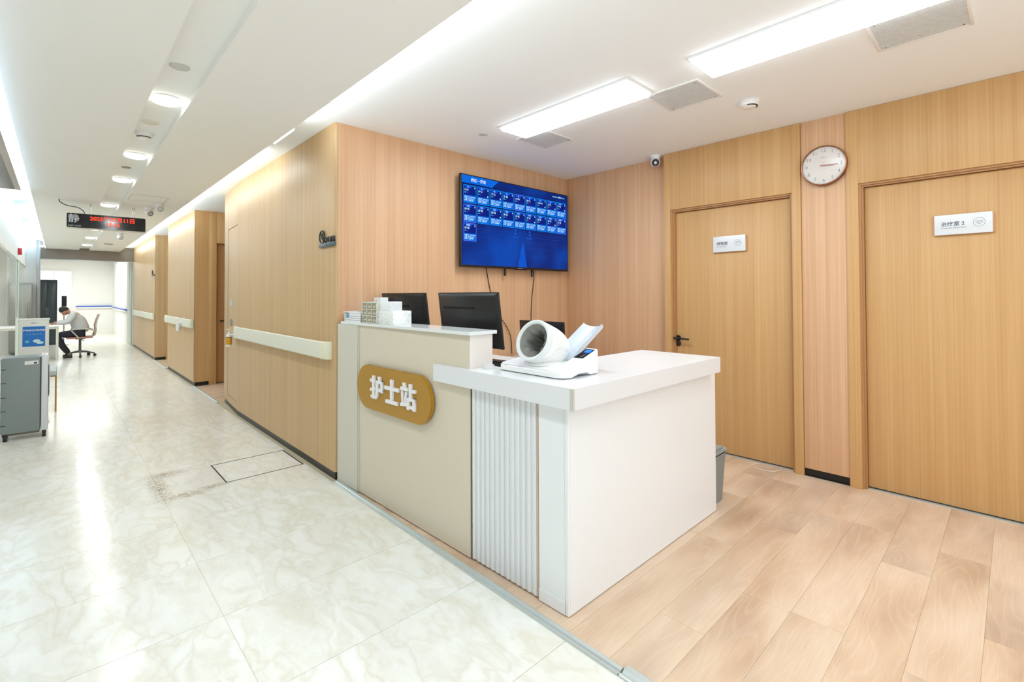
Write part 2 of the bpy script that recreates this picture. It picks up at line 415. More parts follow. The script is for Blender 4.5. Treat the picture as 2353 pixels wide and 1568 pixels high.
# ---------------- ceilings
b = B(); b.box(1.137, 4.6, -3.2, 16.0, CZ, CZ + .1); struct('ceiling', b, white_ceiling)
b = B()
b.box(.55, 1.137, -3.2, 15.76, SZ, SZ + .14)
b.box(-.22, .365, -3.2, 15.76, SZ, SZ + .14)
b.box(.365, .55, -3.2, 15.76, SZ + .045, SZ + .14)
struct('ceiling_corridor', b, corr_ceiling)
b = B(); b.box(-.54, -.22, -3.2, 15.76, 2.6, 2.7); struct('ceiling_recess', b, white_wall)
b = B(); b.box(-3.2, -.56, 6.9, 15.76, 2.6, 2.7); struct('ceiling_reception', b, white_wall)
b = B(); b.box(-3.2, 4.6, 15.9, 22.2, 2.48, 2.6); struct('ceiling_far_room', b, white_wall)
b = B(); b.box(-3.2, -.54, -3.2, 6.9, 2.6, 2.7); struct('ceiling_left', b, white_wall)

# ---------------- wood clad walls
def body(pts, name, z0=.055):
    b = B(); b.prism(pts, 'z', 0, CZ); return struct(name, b, white_wall)
def arc(cx, cy, r, a0, a1, n=5): return [(cx + r * math.cos(R(a0 + (a1 - a0) * k / n)), cy + r * math.sin(R(a0 + (a1 - a0) * k / n))) for k in range(n + 1)]
# near block: core, black baseboard, panels
wb = body([(1.44, 3.33), (1.44, 5.82), (1.50, 6.64), (4.1, 6.64), (4.1, 3.33)], 'wall_back')
def panel(pts, z0=.055, z1=CZ, m=wood_corr, parent=wb, name='panel', bev=.0008):
    b = B(); b.prism(pts, 'z', z0, z1, bev=bev); return obj(name, b, m, parent)
g = .0012
panel([(1.415, 3.3 + .015)] + [(1.415, 5.818), (1.44, 5.818), (1.44, 3.33), (1.44, 3.3)] + arc(1.43, 3.315, .015, 270, 180, 5)[:-1])
# TV wall panels
for xa, xb in ((1.44, 2.57), (2.57, 3.70), (3.70, 3.955)):
    panel([(xa + g * .6, 3.3), (xb - g * .6, 3.3), (xb - g * .6, 3.33), (xa + g * .6, 3.33)], m=wood_wall)
# angled end with a flush service door
def ang(t, off=0):      # point along the angled face, t in 0..1, offset outwards
    ax, ay, bx, by = 1.415, 5.818, 1.476, 6.66
    dx, dy = bx - ax, by - ay; l = math.hypot(dx, dy)
    return (ax + dx * t - dy / l * off, ay + dy * t + dx / l * off)
panel([ang(0), ang(.03), ang(.03, -.025), ang(0, -.02)])
panel([ang(.72), ang(1), (1.50, 6.66), ang(.72, -.025)])
panel([ang(.035), ang(.715), ang(.715, -.025), ang(.035, -.025)], z0=.055, z1=.135)
panel([ang(.035), ang(.715), ang(.715, -.025), ang(.035, -.025)], z0=2.075)
sd = thing('service_door', 'flush wood service door with steel plates at the far end of the near corridor wall', 'service door', (1.44, 6.1, .14))
def loc(pts, o): return [(x - o[0], y - o[1]) for x, y in pts]
b = B(); b.prism(loc([ang(.045, -.002), ang(.705, -.002), ang(.705, -.02), ang(.045, -.02)], (1.44, 6.1)), 'z', 0, 1.93, bev=.001); obj('door', b, wood_corr, sd)
b = B()
for t in (.038, .7085): b.prism(loc([ang(t, -.001), ang(t + .005, -.001), ang(t + .005, -.018), ang(t, -.018)], (1.44, 6.1)), 'z', 0, 1.93)
obj('metal_edge', b, steel, sd)
for zc, mm, nm in ((1.215, alu, 'switch_plate'), (.99, steel, 'lock_plate')):
    b = B(); b.prism(loc([ang(.38, .006), ang(.52, .006), ang(.52, -.002), ang(.38, -.002)], (1.44, 6.1)), 'z', zc - .14 - .035, zc - .14 + .035, bev=.001); obj(nm, b, mm, sd)
panel([ang(1), (1.56, 6.66), (1.56, 6.64), (1.50, 6.64)], m=wood_corr)
panel([(1.56, 6.66), (2.7, 6.66), (2.7, 6.64), (1.56, 6.64)], m=wood_corr)
def baseboard(pts, name):
    b = B(); b.prism(pts, 'z', 0, .055); struct(name, b, black_base)
baseboard([(1.424, 3.315), (1.424, 5.82), (1.484, 6.655), (1.52, 6.655), (1.46, 5.82), (1.46, 3.34), (1.50, 3.34), (1.50, 3.307), (1.43, 3.307)], 'baseboard_near')

# second and third blocks along the corridor
for i, (ya, yb) in enumerate(((8.1, 10.40), (11.94, 15.76))):
    w = body([(1.44, ya + .1), (1.44, yb), (4.1, yb), (4.1, ya + .1)], ('wall_middle', 'wall_far_right')[i])
    ym = (ya + yb) / 2
    panel([(1.418, ya + .002), (1.418, ym - g), (1.44, ym - g), (1.44, ya + .002)], parent=w)
    panel([(1.442, ya + .021), (1.442, ya + .099), (1.60, ya + .099), (1.60, ya + .021)], parent=w)
    panel([(1.418, ym + g), (1.418, yb), (1.44, yb), (1.44, ym + g)], parent=w)
    panel([(1.418, ya), (1.60, ya), (1.60, ya + .02), (1.418, ya + .02)], parent=w, m=wood_frame if i == 0 else wood_corr)
    baseboard([(1.428, ya + .008), (1.428, yb), (1.50, yb), (1.50, ya + .06), (1.59, ya + .06), (1.59, ya + .008)], ('baseboard_middle', 'baseboard_far')[i])
    # side door in the alcove: frame, leaf
    dr = thing('door_%d' % (3 + i), ('wood door set back in the nearer corridor alcove', 'wood door set back in the farther corridor alcove')[i], 'door', (1.60, ya, 0))
    dr['kind'] = 'structure'
    b = B(); b.box(0, .09, -.012, .095, 0, CZ - .001, bev=.002); b.box(.09, .98, -.012, .095, 2.07, CZ - .001, bev=.002); b.box(.98, 1.1, -.012, .095, 0, CZ - .001, bev=.002)
    obj('door_frame', b, wood_frame, dr)
    b = B(); b.box(.09, .98, .055, .07, .012, 2.07); obj('door_leaf', b, wood_edge if i == 0 else wood_door, dr)
    b = B(); b.cyl((.16, .055, .92), (.16, .02, .92), .012); b.cyl((.16, .022, .92), (.27, .022, .92), .008); obj('door_handle', b, black_pl, dr)
# alcove backs
b = B(); b.box(2.70, 2.78, 6.64, 8.12, 0, CZ); struct('wall_alcove', b, wood_corr)
b = B(); b.box(2.70, 2.78, 10.40, 11.96, 0, CZ); struct('wall_alcove_far', b, wood_corr)

# ---------------- door wall (right)
FX = 3.862; PX = 3.95; LX = 3.925
b = B(); b.box(4.0, 4.2, -3.2, 3.34, 0, CZ); b.box(3.97, 4.0, 2.10, 3.32, 0, CZ); b.box(3.89, 4.0, .785, 1.05, 0, CZ)
wr = struct('wall_right', b, white_wall)
def wp(ya, yb, z0, z1, x0, x1, m, nm='panel', bev=.001):
    b = B(); b.box(x0, x1, ya, yb, z0, z1, bev=bev); return obj(nm, b, m, wr)
wp(2.121, 3.30, .055, CZ, PX, 3.972, wood_wall)
wp(1.054 - .272, 1.053, .055, CZ, FX + .012, 3.892, wood_wall)
b = B(); b.box(FX + .022, 3.90, .784, 1.052, 0.004, .053); struct('baseboard_pillar', b, black_base)
b = B(); b.box(FX + .015, FX + .022, .784, 1.052, 0.0, .008); struct('trim_5', b, black_gl)
b = B(); b.box(3.962, 3.985, 2.125, 3.32, .0, .055); struct('baseboard_right', b, black_base)
def door_unit(name, y0, y1, fr0, fr1, toplabel):
    """y0..y1 opening, fr0..fr1 outer edges of the frame"""
    d = thing(name, toplabel, 'door', (FX, (y0 + y1) / 2, 0)); d['kind'] = 'structure'
    oy = (y0 + y1) / 2
    dx = lambda x: x - FX
    for a, c in ((fr0, y0), (y1, fr1)):
        b = B(); b.box(0, .10, a - oy, c - oy, 0, CZ - .001, bev=.0015); obj('frame_post', b, wood_frame, d)
    b = B(); b.box(.002, .10, y0 - oy, y1 - oy, 2.03, CZ - .001, bev=.001); obj('head_panel', b, wood_door, d)
    # stepped rebate
    b = B()
    for k, (w, x0) in enumerate(((.012, .018), (.022, .034))):
        b.box(x0, x0 + .04, y0 - oy, y0 - oy + w, 0, 2.03); b.box(x0, x0 + .04, y1 - oy - w, y1 - oy, 0, 2.03)
        b.box(x0, x0 + .04, y0 - oy + w, y1 - oy - w, 2.03 - w, 2.03)
    obj('door_stop', b, wood_edge, d)
    b = B(); b.box(dx(LX), dx(LX) + .04, y0 - oy + .024, y1 - oy - .024, .012, 2.005, bev=.001)
    leaf = obj('door_leaf', b, wood_door, d)
    b = B(); b.box(dx(LX) - .022, dx(LX) + .03, y0 - oy, y1 - oy, 0, .005, bev=.001); obj('threshold', b, alu, d)
    b = B(); b.box(dx(LX) + .012, dx(LX) + .03, y0 - oy, y1 - oy, .004, .012); obj('door_seal', b, black_base, d)  # black strip painting the dark gap under the leaf
    return d, leaf, oy
d1, leaf1, oy1 = door_unit('door_1', 1.112, 2.064, 1.055, 2.12, 'left wood door with black lever handle and storage room sign')
d2, leaf2, oy2 = door_unit('door_2', -.28, .714, -.34, .781, 'right wood door with treatment room sign, nearest the camera')
wp(-3.0, -.345, .055, CZ, FX + .03, 4.0, wood_wall)
# lever handle on door 1
hl = obj('door_handle', B().cyl((LX - FX, 0, 0), (LX - FX - .012, 0, 0), .024, seg=28), black_pl, leaf1)
hl.location = (0, 2.028 - oy1, .915)
b = B(); b.cyl((LX - FX - .012, 0, 0), (LX - FX - .05, 0, 0), .009)
b.sweep([(LX - FX - .05, .012, 0), (LX - FX - .05, 0, 0), (LX - FX - .05, -.05, -.001), (LX - FX - .05, -.118, -.004)], [.0085, .0085, .008, .0075], 12)
b.sweep([(LX - FX - .05, .012, 0), (LX - FX - .03, .035, .003)], .008, 12)
o = obj('lever', b, black_pl, leaf1); o.location = hl.location
b = B(); b.lathe([(.023, 0), (.023, .010), (.020, .012)], (LX - FX, 0, 0), (-1, 0, 0)); b.mi = 1; b.box(LX - FX - .0135, LX - FX - .012, -.002, .002, -.008, .004)
o = obj('lock_rosette', b, [black_pl, steel], leaf1); o.location = (0, 2.028 - oy1, .868)

# ---------------- left side and ends
b = B(); b.box(-1.4, -1.3, -3.2, 6.9, 0, 2.6); struct('wall_left', b, white_wall)
b = B(); b.box(-3.3, -3.2, 6.8, 22.2, 0, 2.7); struct('wall_reception_left', b, white_wall)
b = B(); b.box(-3.2, -1.3, 6.82, 6.9, 0, 2.6); struct('wall_reception_front', b, white_wall)
b = B(); b.box(-.58, -.54, 7.0, 15.76, 1.98, 2.6); struct('wall_fascia', b, white_wall)
b = B(); b.box(-.545, -.525, 7.0, 15.7, 2.405, 2.425); struct('trim_6', b, glow_led)
b = B(); b.box(-3.2, -.36, 15.76, 15.9, 0, 2.7); struct('wall_reception_end', b, white_wall)
# header over the opening to the far room
b = B(); b.box(-.36, 1.45, 15.76, 15.9, 2.18, 2.7); struct('wall_header', b, mat('taupe_header', (140, 130, 120), .5))
b = B(); b.box(-.36, 1.45, 15.74, 15.76, 2.165, 2.185); struct('trim_7', b, steel)
b = B(); b.box(-3.2, 1.6, 21.6, 21.8, 0, 2.6); struct('wall_far_end', b, white_wall)
b = B(); b.box(1.385, 1.6, 16.6, 21.6, 0, 2.6); b.box(1.43, 1.6, 15.76, 16.6, 0, 2.6); struct('wall_far_room_right', b, white_wall)
# glass door leaf standing open in the far opening
gd = thing('glass_door', 'pale green edged glass door standing open at the end of the corridor', 'glass door', (1.40, 15.9, 0))
b = B(); b.box(-.012, .0, 0, .85, .02, 2.14); obj('pane', b, glass, gd)
b = B(); b.box(-.02, .008, -.02, .03, 0, 2.16); b.box(-.02, .008, .82, .87, 0, 2.16); obj('door_frame', b, mat('pale_green_frame', (176, 186, 176), .4), gd)

# ---------------- corridor ceiling lamps
proto = None
for k, y in enumerate(down_y):
    nm = ('nearest the camera overhead', 'second overhead', 'third overhead', 'before the round grey cover', 'after the smoke detector', 'beyond the brown speaker disc', 'just past the hanging red display',
          'well beyond the hanging display', 'third from the far end', 'second from the far end', 'last one before the header')
    if proto is None:
        t = thing('downlight', '', 'ceiling light', (.455, y, SZ + .045))
        b = B(); b.lathe([(.085, 0), (.085, -.006), (.072, -.010), (.070, -.004)]); obj('trim_ring', b, white_pl, t)
        b = B(); b.lathe([(.070, -.004), (.068, -.022), (.05, -.028), (.0, -.029)]); obj('diffuser', b, glow_d, t)
        proto = t
    else:
        t = copy_tree(proto); t.location = (.455, y, SZ + .045)
    t['label'] = 'round glowing downlight in the ceiling trough, ' + nm[k]; t['group'] = 'downlights in the corridor ceiling trough'
for y, lab, c, r in ((2.913, 'flat grey round cover in the ceiling trough nearest the camera', (206, 206, 198), .045), (5.536, 'small brownish speaker disc in the ceiling trough', (150, 140, 130), .035), (3.987, 'flush white round cover in the ceiling trough beside the smoke detector', (226, 223, 212), .05)):
    b = B(); b.lathe([(r, 0), (r, -.003), (r * .9, -.006), (0, -.006)]); o = obj('ceiling_cover', b, mat('cover_%d' % c[0], c, .6)); o.location = (.44, y, SZ + .045); tag(o, lab, 'ceiling cover')
def smoke(loc_, lab, s=1):
    t = thing('smoke_detector', lab, 'smoke detector', loc_)
    b = B(); b.lathe([(.052 * s, 0), (.054 * s, -.012), (.050 * s, -.018)]); obj('base', b, white_pl, t)
    b = B(); b.lathe([(.048 * s, -.018), (.046 * s, -.030), (.030 * s, -.042), (.0, -.044)]); obj('housing', b, white_pl, t)
    b = B()
    for k in range(10):
        a = R(195 + k * 14); b.box(math.cos(a) * .040 * s - .005, math.cos(a) * .040 * s + .005, math.sin(a) * .040 * s - .005, math.sin(a) * .040 * s + .005, -.0365, -.031)
    obj('vent_slot', b, black_pl, t)
    b = B(); b.ball((.02 * s, -.036 * s, -.03), .004); obj('indicator', b, mat('red_lamp', (200, 60, 50), .3), t)
    return t
smoke((.438, 4.28, SZ + .045), 'white smoke detector in the corridor ceiling trough')
smoke((3.195, 1.157, CZ), 'white smoke detector on the ceiling between the vent and the right wall', 1.12)
# hatch outline in the lowered ceiling
hp = thing('access_hatch', 'flush square access hatch in the corridor ceiling near the hanging display', 'access hatch', (.75, 6.9, SZ))
b = B()
for q in ((-.17, .17, -.22, -.214), (-.17, .17, .214, .22), (-.17, -.166, -.22, .22), (.166, .17, -.22, .22)): b.box(q[0], q[1], q[2], q[3], -.0015, .001)
obj('hatch_frame', b, mat('hatch_line', (176, 166, 152), .6), hp)
b = B(); b.box(-.166, .166, -.214, .214, -.0008, .001); obj('hatch_door', b, corr_ceiling, hp)

# ---------------- cove tubes
tl = ['nearest cove tube peeking below the ceiling edge', 'second cove tube peeking below the ceiling edge']
tp = None
for k, (ya, yb) in enumerate([(2.76, 3.15), (3.36, 3.79)] + [(4.05 + i * .9, 4.85 + i * .9) for i in range(12)]):
    t = thing('tube_light', '', 'tube light', (1.1485, ya, 2.4285 if k < 2 else 2.450), group='tube lights in the cove along the wood walls')
    b = B(); b.box(.001, .012, 0, yb - ya, -.001, .012); obj('batten', b, white_pl, t)
    b = B(); b.box(.002, .011, .01, yb - ya - .01, -.006, -.001, bev=.002); obj('tube', b, glow_tube, t)
    t['label'] = tl[k] if k < 2 else 'cove tube light hidden behind the ceiling edge, %s along the corridor' % ['third', 'fourth', 'fifth', 'sixth', 'seventh', 'eighth', 'ninth', 'tenth', 'eleventh', 'twelfth', 'thirteenth', 'last'][k - 2]

# ---------------- station room ceiling panels and vents
for k, (cx, a, c) in enumerate(room_panels):
    t = thing('ceiling_panel_light', ('long glowing panel light nearer the television', 'long glowing panel light near the top right corner', 'panel light behind the camera side of the room', 'panel light farthest behind in the room')[k], 'ceiling light', (cx, (a + c) / 2, CZ), group='panel lights over the nurse station')
    h = (c - a) / 2; w = .128
    b = B()
    for q in ((-w - .016, w + .016, -h - .016, -h), (-w - .016, w + .016, h, h + .016), (-w - .016, -w, -h, h), (w, w + .016, -h, h)): b.box(q[0], q[1], q[2], q[3], -.010, 0, bev=.001)
    obj('frame', b, white_pl, t)
    b = B(); b.box(-w, w, -h, h, -.028, -.002, bev=.003); obj('diffuser', b, glow_w, t)
for (x0, x1, y0, y1, lab) in ((2.63, 2.95, 2.41, 2.69, 'square slatted ceiling vent under the first panel light'), (2.645, 2.965, 1.245, 1.56, 'square slatted ceiling vent between the two panel lights'), (2.675, 3.0, .125, .448, 'square slatted ceiling vent near the top right corner')):
    t = thing('ceiling_vent', lab, 'vent', ((x0 + x1) / 2, (y0 + y1) / 2, CZ), group='slatted vents in the room ceiling')
    w = (x1 - x0) / 2; h = (y1 - y0) / 2
    b = B()
    for q in ((-w - .014, w + .014, -h - .014, -h), (-w - .014, w + .014, h, h + .014), (-w - .014, -w, -h, h), (w, w + .014, -h, h)): b.box(q[0], q[1], q[2], q[3], -.007, 0, bev=.001)
    obj('frame', b, white_pl, t)
    b = B(); b.box(-w, w, -h, h, -.0008, 0); obj('backing', b, mat('vent_shadow', (170, 172, 178), .8), t)
    b = B(); n = 28
    for i in range(n):
        xx = -w + (i + .5) * 2 * w / n; b.prism([(xx - .0036, -.006), (xx + .0024, -.006), (xx + .0040, -.002), (xx - .002, -.002)], 'y', -h, h)
    o = obj('slat', b, mat('vent_slat', (240, 242, 244), .5), t); o['kind'] = 'stuff'
    for q in ((-w + .02, -h + .02), (-w + .02, h - .02), (w - .02, -h + .02), (w - .02, h - .02)): obj('screw', B().cyl((q[0], q[1], -.006), (q[0], q[1], -.0075), .004, seg=8), steel, t)
b = B(); b.lathe([(.036, 0), (.036, -.004), (.03, -.006), (0, -.006)]); o = obj('ceiling_cover', b, mat('cover_grey', (208, 206, 204), .6)); o.location = (2.35, 2.79, CZ); tag(o, 'small round grey cover on the ceiling left of the first panel light', 'ceiling cover')

def dome_cam(loc_, lab, look, s=1.0, dark=(24, 30, 48)):
    t = thing('security_camera', lab, 'camera', loc_)
    b = B(); b.lathe([(.045 * s, 0), (.045 * s, -.008), (.038 * s, -.026), (.03 * s, -.030)]); obj('base', b, white_pl, t)
    c = Vector((0, 0, -.056 * s)); b = B(); b.ball(c, .042 * s, seg=24); obj('housing', b, white_pl, t)
    d = Vector(look).normalized(); b = B(); b.lathe([(.0315 * s, .022 * s), (.0315 * s, .036 * s), (.028 * s, .040 * s), (0, .040 * s)], c, d, 24); obj('lens_window', b, mat('lens_%d' % dark[0], dark, .15), t)
    b = B(); u = d.orthogonal().normalized(); b.lathe([(.010 * s, .0405 * s), (.010 * s, .042 * s), (0, .0425 * s)], c + Vector((0, 0, .006 * s)), d, 16); b.ball(c + d * .0405 * s + Vector((0, 0, -.014 * s)), .005 * s, seg=10); obj('lens', b, mat('lens_grey', (150, 140, 150), .2) if dark[0] < 100 else mat('lens_dark', (30, 40, 60), .2), t)
    return t
dome_cam((3.845, 2.19, CZ), 'white turret camera with dark lens in the ceiling corner above the doors', (-.75, -.45, -.35))
dome_cam((.836, 7.6, SZ), 'left white camera on the corridor ceiling right of the display', (.3, -.8, -.6), 1.05, (170, 172, 174))
dome_cam((.895, 7.2, SZ), 'right white camera on the corridor ceiling right of the display', (0, -.9, -.35), 1.0, (200, 202, 204))
dome_cam((.80, 11.0, SZ), 'white dome camera on the ceiling below the hanging display', (.1, -.6, -.8), 1.15, (186, 192, 190))
cv = thing('ceiling_diffuser', 'small dark square air diffuser in the ceiling near the far header', 'vent', (.78, 13.4, SZ))
b = B(); b.box(-.11, .11, -.11, .11, -.008, 0, bev=.002); obj('frame', b, corr_ceiling, cv)
b = B(); b.box(-.07, .07, -.07, .07, -.011, -.008); obj('grille', b, mat('grille_dark', (92, 84, 74), .7), cv)

# ---------------- floor hatch by the wall
fh = thing('floor_hatch', 'stone filled floor hatch with dark metal frame beside the wood wall', 'floor hatch', (1.117, 3.785, 0))
b = B(); w, h = .262, .018
b = B()
L0, L1, H0, H1 = -.262, .262, 0, .462
for q in ((L0, L1, H0, H0 + .007), (L0, L1, H1 - .007, H1), (L0, L0 + .007, H0, H1), (L1 - .007, L1, H0, H1)): b.box(q[0], q[1], q[2], q[3], -.006, .0012)
obj('frame', b, mat('dark_metal', (62, 62, 56), .4, metal=.6), fh)
b = B(); b.box(L0 + .009, L1 - .009, H0 + .009, H1 - .009, -.006, .0004); obj('stone_insert', b, marble_m, fh)
put_tile(.855, 1.178 + 5 * TL, .537, .0001) if False else None
# ================================================================== NURSE COUNTER
def fx(y): return 1.437 + (3.29 - y) * .0275
def fpts(ya, yb, o0, o1): return [(fx(ya) + o0, ya), (fx(yb) + o0, yb), (fx(yb) + o1, yb), (fx(ya) + o1, ya)]
OC = (1.6, 2.2)
nc = thing('nurse_counter', 'beige and white L shaped nurse station counter with fluted white section', 'counter', (1.6, 2.2, 0))
def cp(name, pts, z0, z1, m, bev=.001, parent=nc):
    b = B(); b.prism(loc(pts, OC), 'z', z0, z1, bev=bev); return obj(name, b, m, parent)
cp('end_panel', fpts(2.998, 3.285, -.010, .02), .003, 1.098, beige_side, .0015)
cp('edge_strip', fpts(2.984, 2.997, -.004, .02), .003, 1.098, beige_side, .001)
cp('front_panel', fpts(1.859, 2.983, 0, .02), .006, 1.098, beige_lam, .001)
cp('shadow_joint', fpts(1.851, 1.858, .006, .02), .006, .845, groove_d, 0)
cp('backing_panel', fpts(1.412, 1.850, .010, .02), .006, .845, white_lam, 0)
for k in range(13):
    ya = 1.847 - k * .0334
    pts = [(fx(ya), ya), (fx(ya) - .0, ya)]
    xs = fx(ya - .01)
    prof = [(xs + .012, ya), (xs + .003, ya - .0015), (xs, ya - .006), (xs, ya - .0165), (xs + .003, ya - .021), (xs + .012, ya - .0225)]
    cp('slat', prof, .012, .845, mat('slat_white', (226, 228, 230), .4), 0)
b = B()
for yy in (1.747, 1.613, 1.479): b.prism(loc(fpts(yy - .0008, yy + .0008, .0085, .0105), OC), 'z', .012, .845)
obj('board_joint', b, groove_d, nc)
cp('wood_edge', fpts(1.408, 1.411, -.001, .02), .004, .845, wood_edge, 0)
cp('corner_panel', fpts(1.268, 1.407, 0, .02), .004, .845, white_lam, .001)
cp('plinth_strip', fpts(1.268, 1.407, -.0015, .002), .004, .055, white_lam, .0005)
cp('side_panel', [(fx(1.25) + .010, 1.249), (2.862, 1.249), (2.862, 1.267), (fx(1.25) + .010, 1.267)], .004, .845, white_lam, .001)
cp('side_edge', [(fx(1.25) + .0, 1.251), (fx(1.25) + .009, 1.249), (fx(1.25) + .009, 1.267), (fx(1.25), 1.267)], .004, .845, white_lam, .0008)
cp('return_panel', [(2.844, 1.268), (2.862, 1.268), (2.862, 1.66), (2.844, 1.66)], .004, .845, white_lam, .001)
cp('raised_side', [(fx(1.86) + .02, 1.859), (1.625, 1.859), (1.625, 1.875), (fx(1.86) + .02, 1.875)], .845, 1.098, pale_lam, .001)
cp('raised_edge', [(fx(1.86), 1.856), (fx(1.86) + .019, 1.856), (fx(1.86) + .019, 1.875), (fx(1.86) + .0, 1.875)], .845, 1.098, pale_lam, .0008)
cp('raised_back', [(1.609, 1.876), (1.625, 1.876), (1.625, 3.285), (1.609, 3.285)], .10, 1.098, pale_lam, .001)
cp('inner_desk', [(1.626, 1.72), (2.36, 1.72), (2.36, 3.285), (1.626, 3.285)], .82, .85, worktop_w, .001)
cp('desk_support', [(2.32, 1.72), (2.345, 1.72), (2.345, 3.28), (2.32, 3.28)], .004, .82, white_lam, .001)
# worktops
wt = thing('low_worktop', 'thick white low worktop wrapping the near corner of the nurse counter', 'worktop', (1.6, 1.5, .845))
b = B(); o_ = (1.6, 1.5)
b.prism(loc([(1.445, 1.182), (2.783, 1.182), (2.783, 1.697), (1.627, 1.697), (1.627, 1.858), (1.627, 2.125), (1.441, 2.125)][:4] + [(1.627, 1.857), (fx(1.86) - .0005, 1.857), (fx(2.13) - .0005, 2.125), (1.441, 2.125)], o_), 'z', 0, .087, bev=.0012)
obj('slab', b, worktop_w, wt)
b = B(); b.box(-.1562, -.1545, -.3165, -.303, .0005, .0865); b.box(-.1555, -.145, -.3190, -.3175, .0005, .0865); obj('edge_joint', b, mat('edge_joint_grey', (196, 196, 190), .5), wt)
wt2 = thing('high_worktop', 'thin pale grey shelf top along the raised part of the nurse counter', 'worktop', (1.53, 2.6, 1.099))
b = B(); b.prism(loc([(fx(3.24) - .008, 3.24), (fx(1.83) - .024, 1.832), (1.632, 1.832), (1.632, 3.24)], (1.53, 2.6)), 'z', 0, .0175, bev=.001); obj('slab', b, mat('shelf_top', (226, 229, 230), .2, coat=.3), wt2)

# golden plaque
pq = thing('counter_sign', 'golden rounded plaque with raised white characters on the counter front', 'sign', (fx(2.55) - .002, 2.55, .722))
th = math.atan(.0275)
pq.rotation_euler = (0, 0, th)
b = B(); b.prism([(p[0], p[1]) for p in rrect(.815, .266, .1329, 14)], 'x', -.028, -.006); obj('plaque', b, [gold], pq)
b = B(); b.prism(rrect(.821, .272, .1359, 14), 'x', -.026, -.008); obj('plaque_edge', b, gold_e, pq)
b = B(); b.prism(rrect(.70, .16, .05, 5), 'x', -.008, 0); obj('spacer', b, gold_e, pq)
STROKES = {
 'hu': (.150, [[(.17, 1), (.36, 1), (.36, .07), (.30, .0), (.06, .04), (.05, .15), (.17, .13)], [(0, .85), (.40, .85), (.40, .72), (0, .72)], [(0, .44), (.42, .53), (.42, .40), (0, .31)],
       [(.60, 1), (.78, 1), (.84, .84), (.66, .84)], [(.48, .84), (1, .84), (1, .70), (.48, .70)], [(.84, .84), (1, .84), (1, .34), (.84, .34)], [(.48, .50), (1, .50), (1, .37), (.48, .37)],
       [(.48, .84), (.64, .84), (.64, .36), (.58, .14), (.48, .0), (.34, .07), (.44, .22), (.48, .40)]]),
 'shi': (.155, [[(.41, 1), (.59, 1), (.59, .05), (.41, .05)], [(0, .70), (1, .70), (1, .55), (0, .55)], [(.08, .14), (.92, .14), (.92, .0), (.08, .0)]]),
 'zhan': (.150, [[(.14, 1), (.31, 1), (.35, .82), (.18, .82)], [(0, .82), (.50, .82), (.50, .69), (0, .69)], [(.05, .66), (.17, .66), (.21, .18), (.09, .18)], [(.33, .66), (.46, .66), (.38, .18), (.26, .18)],
       [(0, .18), (.46, .23), (.46, .10), (0, .05)], [(.58, 1), (.74, 1), (.74, .44), (.58, .44)], [(.70, .80), (1, .80), (1, .67), (.70, .67)], [(.44, .46), (.98, .46), (.98, .33), (.44, .33)],
       [(.44, .46), (.59, .46), (.59, -.02), (.44, -.02)], [(.83, .46), (.98, .46), (.98, -.02), (.83, -.02)], [(.50, .15), (.90, .15), (.90, .03), (.50, .03)]])}
for ch, yc in (('hu', 2.697), ('shi', 2.523), ('zhan', 2.351)):
    w_, st_ = STROKES[ch]; b = B()
    for k_, pl in enumerate(st_):
        e_ = .00006 * k_
        b.prism([(yc - 2.55 + w_ / 2 - p[0] * w_, -.069 + p[1] * .142 + .006) for p in pl], 'x', -.0395 - e_, -.0285)
    obj('letter', b, letter_w, pq)

# ================================================================== ON THE COUNTER
CT = 1.1167
bk = thing('plastic_basket', 'white plastic basket with round holes at the wall end of the shelf top', 'basket', (1.505, 3.115, CT))
b = B()
x0, x1, y0, y1, H = -.052, .055, -.135, .12, .068
b.box(x0 + .006, x1 - .006, y0 + .006, y1 - .006, 0, .003)
def perfor(b, P0, ux, w, h, tk, nx, nz, hr):
    """a wall with nx by nz square holes: bars around the holes"""
    ux = Vector(ux); P0 = Vector(P0); n = Vector((ux.y, -ux.x, 0))
    def bar(a, c, z0, z1):
        p = [P0 + ux * a, P0 + ux * c, P0 + ux * c + n * tk, P0 + ux * a + n * tk]
        vs = [b.bm.verts.new((q.x, q.y, z)) for z in (z0, z1) for q in p]
        for f in ((0, 3, 2, 1), (4, 5, 6, 7), (0, 1, 5, 4), (1, 2, 6, 5), (2, 3, 7, 6), (3, 0, 4, 7)): b.bm.faces.new([vs[i] for i in f])
    zs = [h * .14 + k * h * .22 for k in range(nz)]
    bar(0, w, 0, zs[0]); prev = zs[0]
    for k, z in enumerate(zs):
        pitch = w / nx
        for i in range(nx + 1): bar(max(0, i * pitch - (pitch - hr) / 2), min(w, i * pitch + (pitch - hr) / 2), z, z + hr)
        nx2 = zs[k + 1] if k + 1 < nz else h
        bar(0, w, z + hr, nx2)
perfor(b, (x0, y1, 0), (0, -1, 0), y1 - y0, H - .008, -.002, 20, 3, .007)
perfor(b, (x0, y0, 0), (1, 0, 0), x1 - x0, H - .008, -.002, 9, 3, .007)
perfor(b, (x1, y0, 0), (0, 1, 0), y1 - y0, H - .008, -.002, 20, 3, .007)
perfor(b, (x1, y1, 0), (-1, 0, 0), x1 - x0, H - .008, -.002, 9, 3, .007)
obj('basket', b, white_pl, bk)
b = B(); b.box(x0 - .006, x1 + .006, y0 - .006, y0 + .004, H - .008, H, bev=.002); b.box(x0 - .006, x1 + .006, y1 - .004, y1 + .006, H - .008, H, bev=.002)
b.box(x0 - .006, x0 + .004, y0, y1, H - .008, H, bev=.002); b.box(x1 - .004, x1 + .006, y0, y1, H - .008, H, bev=.002); obj('rim', b, white_pl, bk)
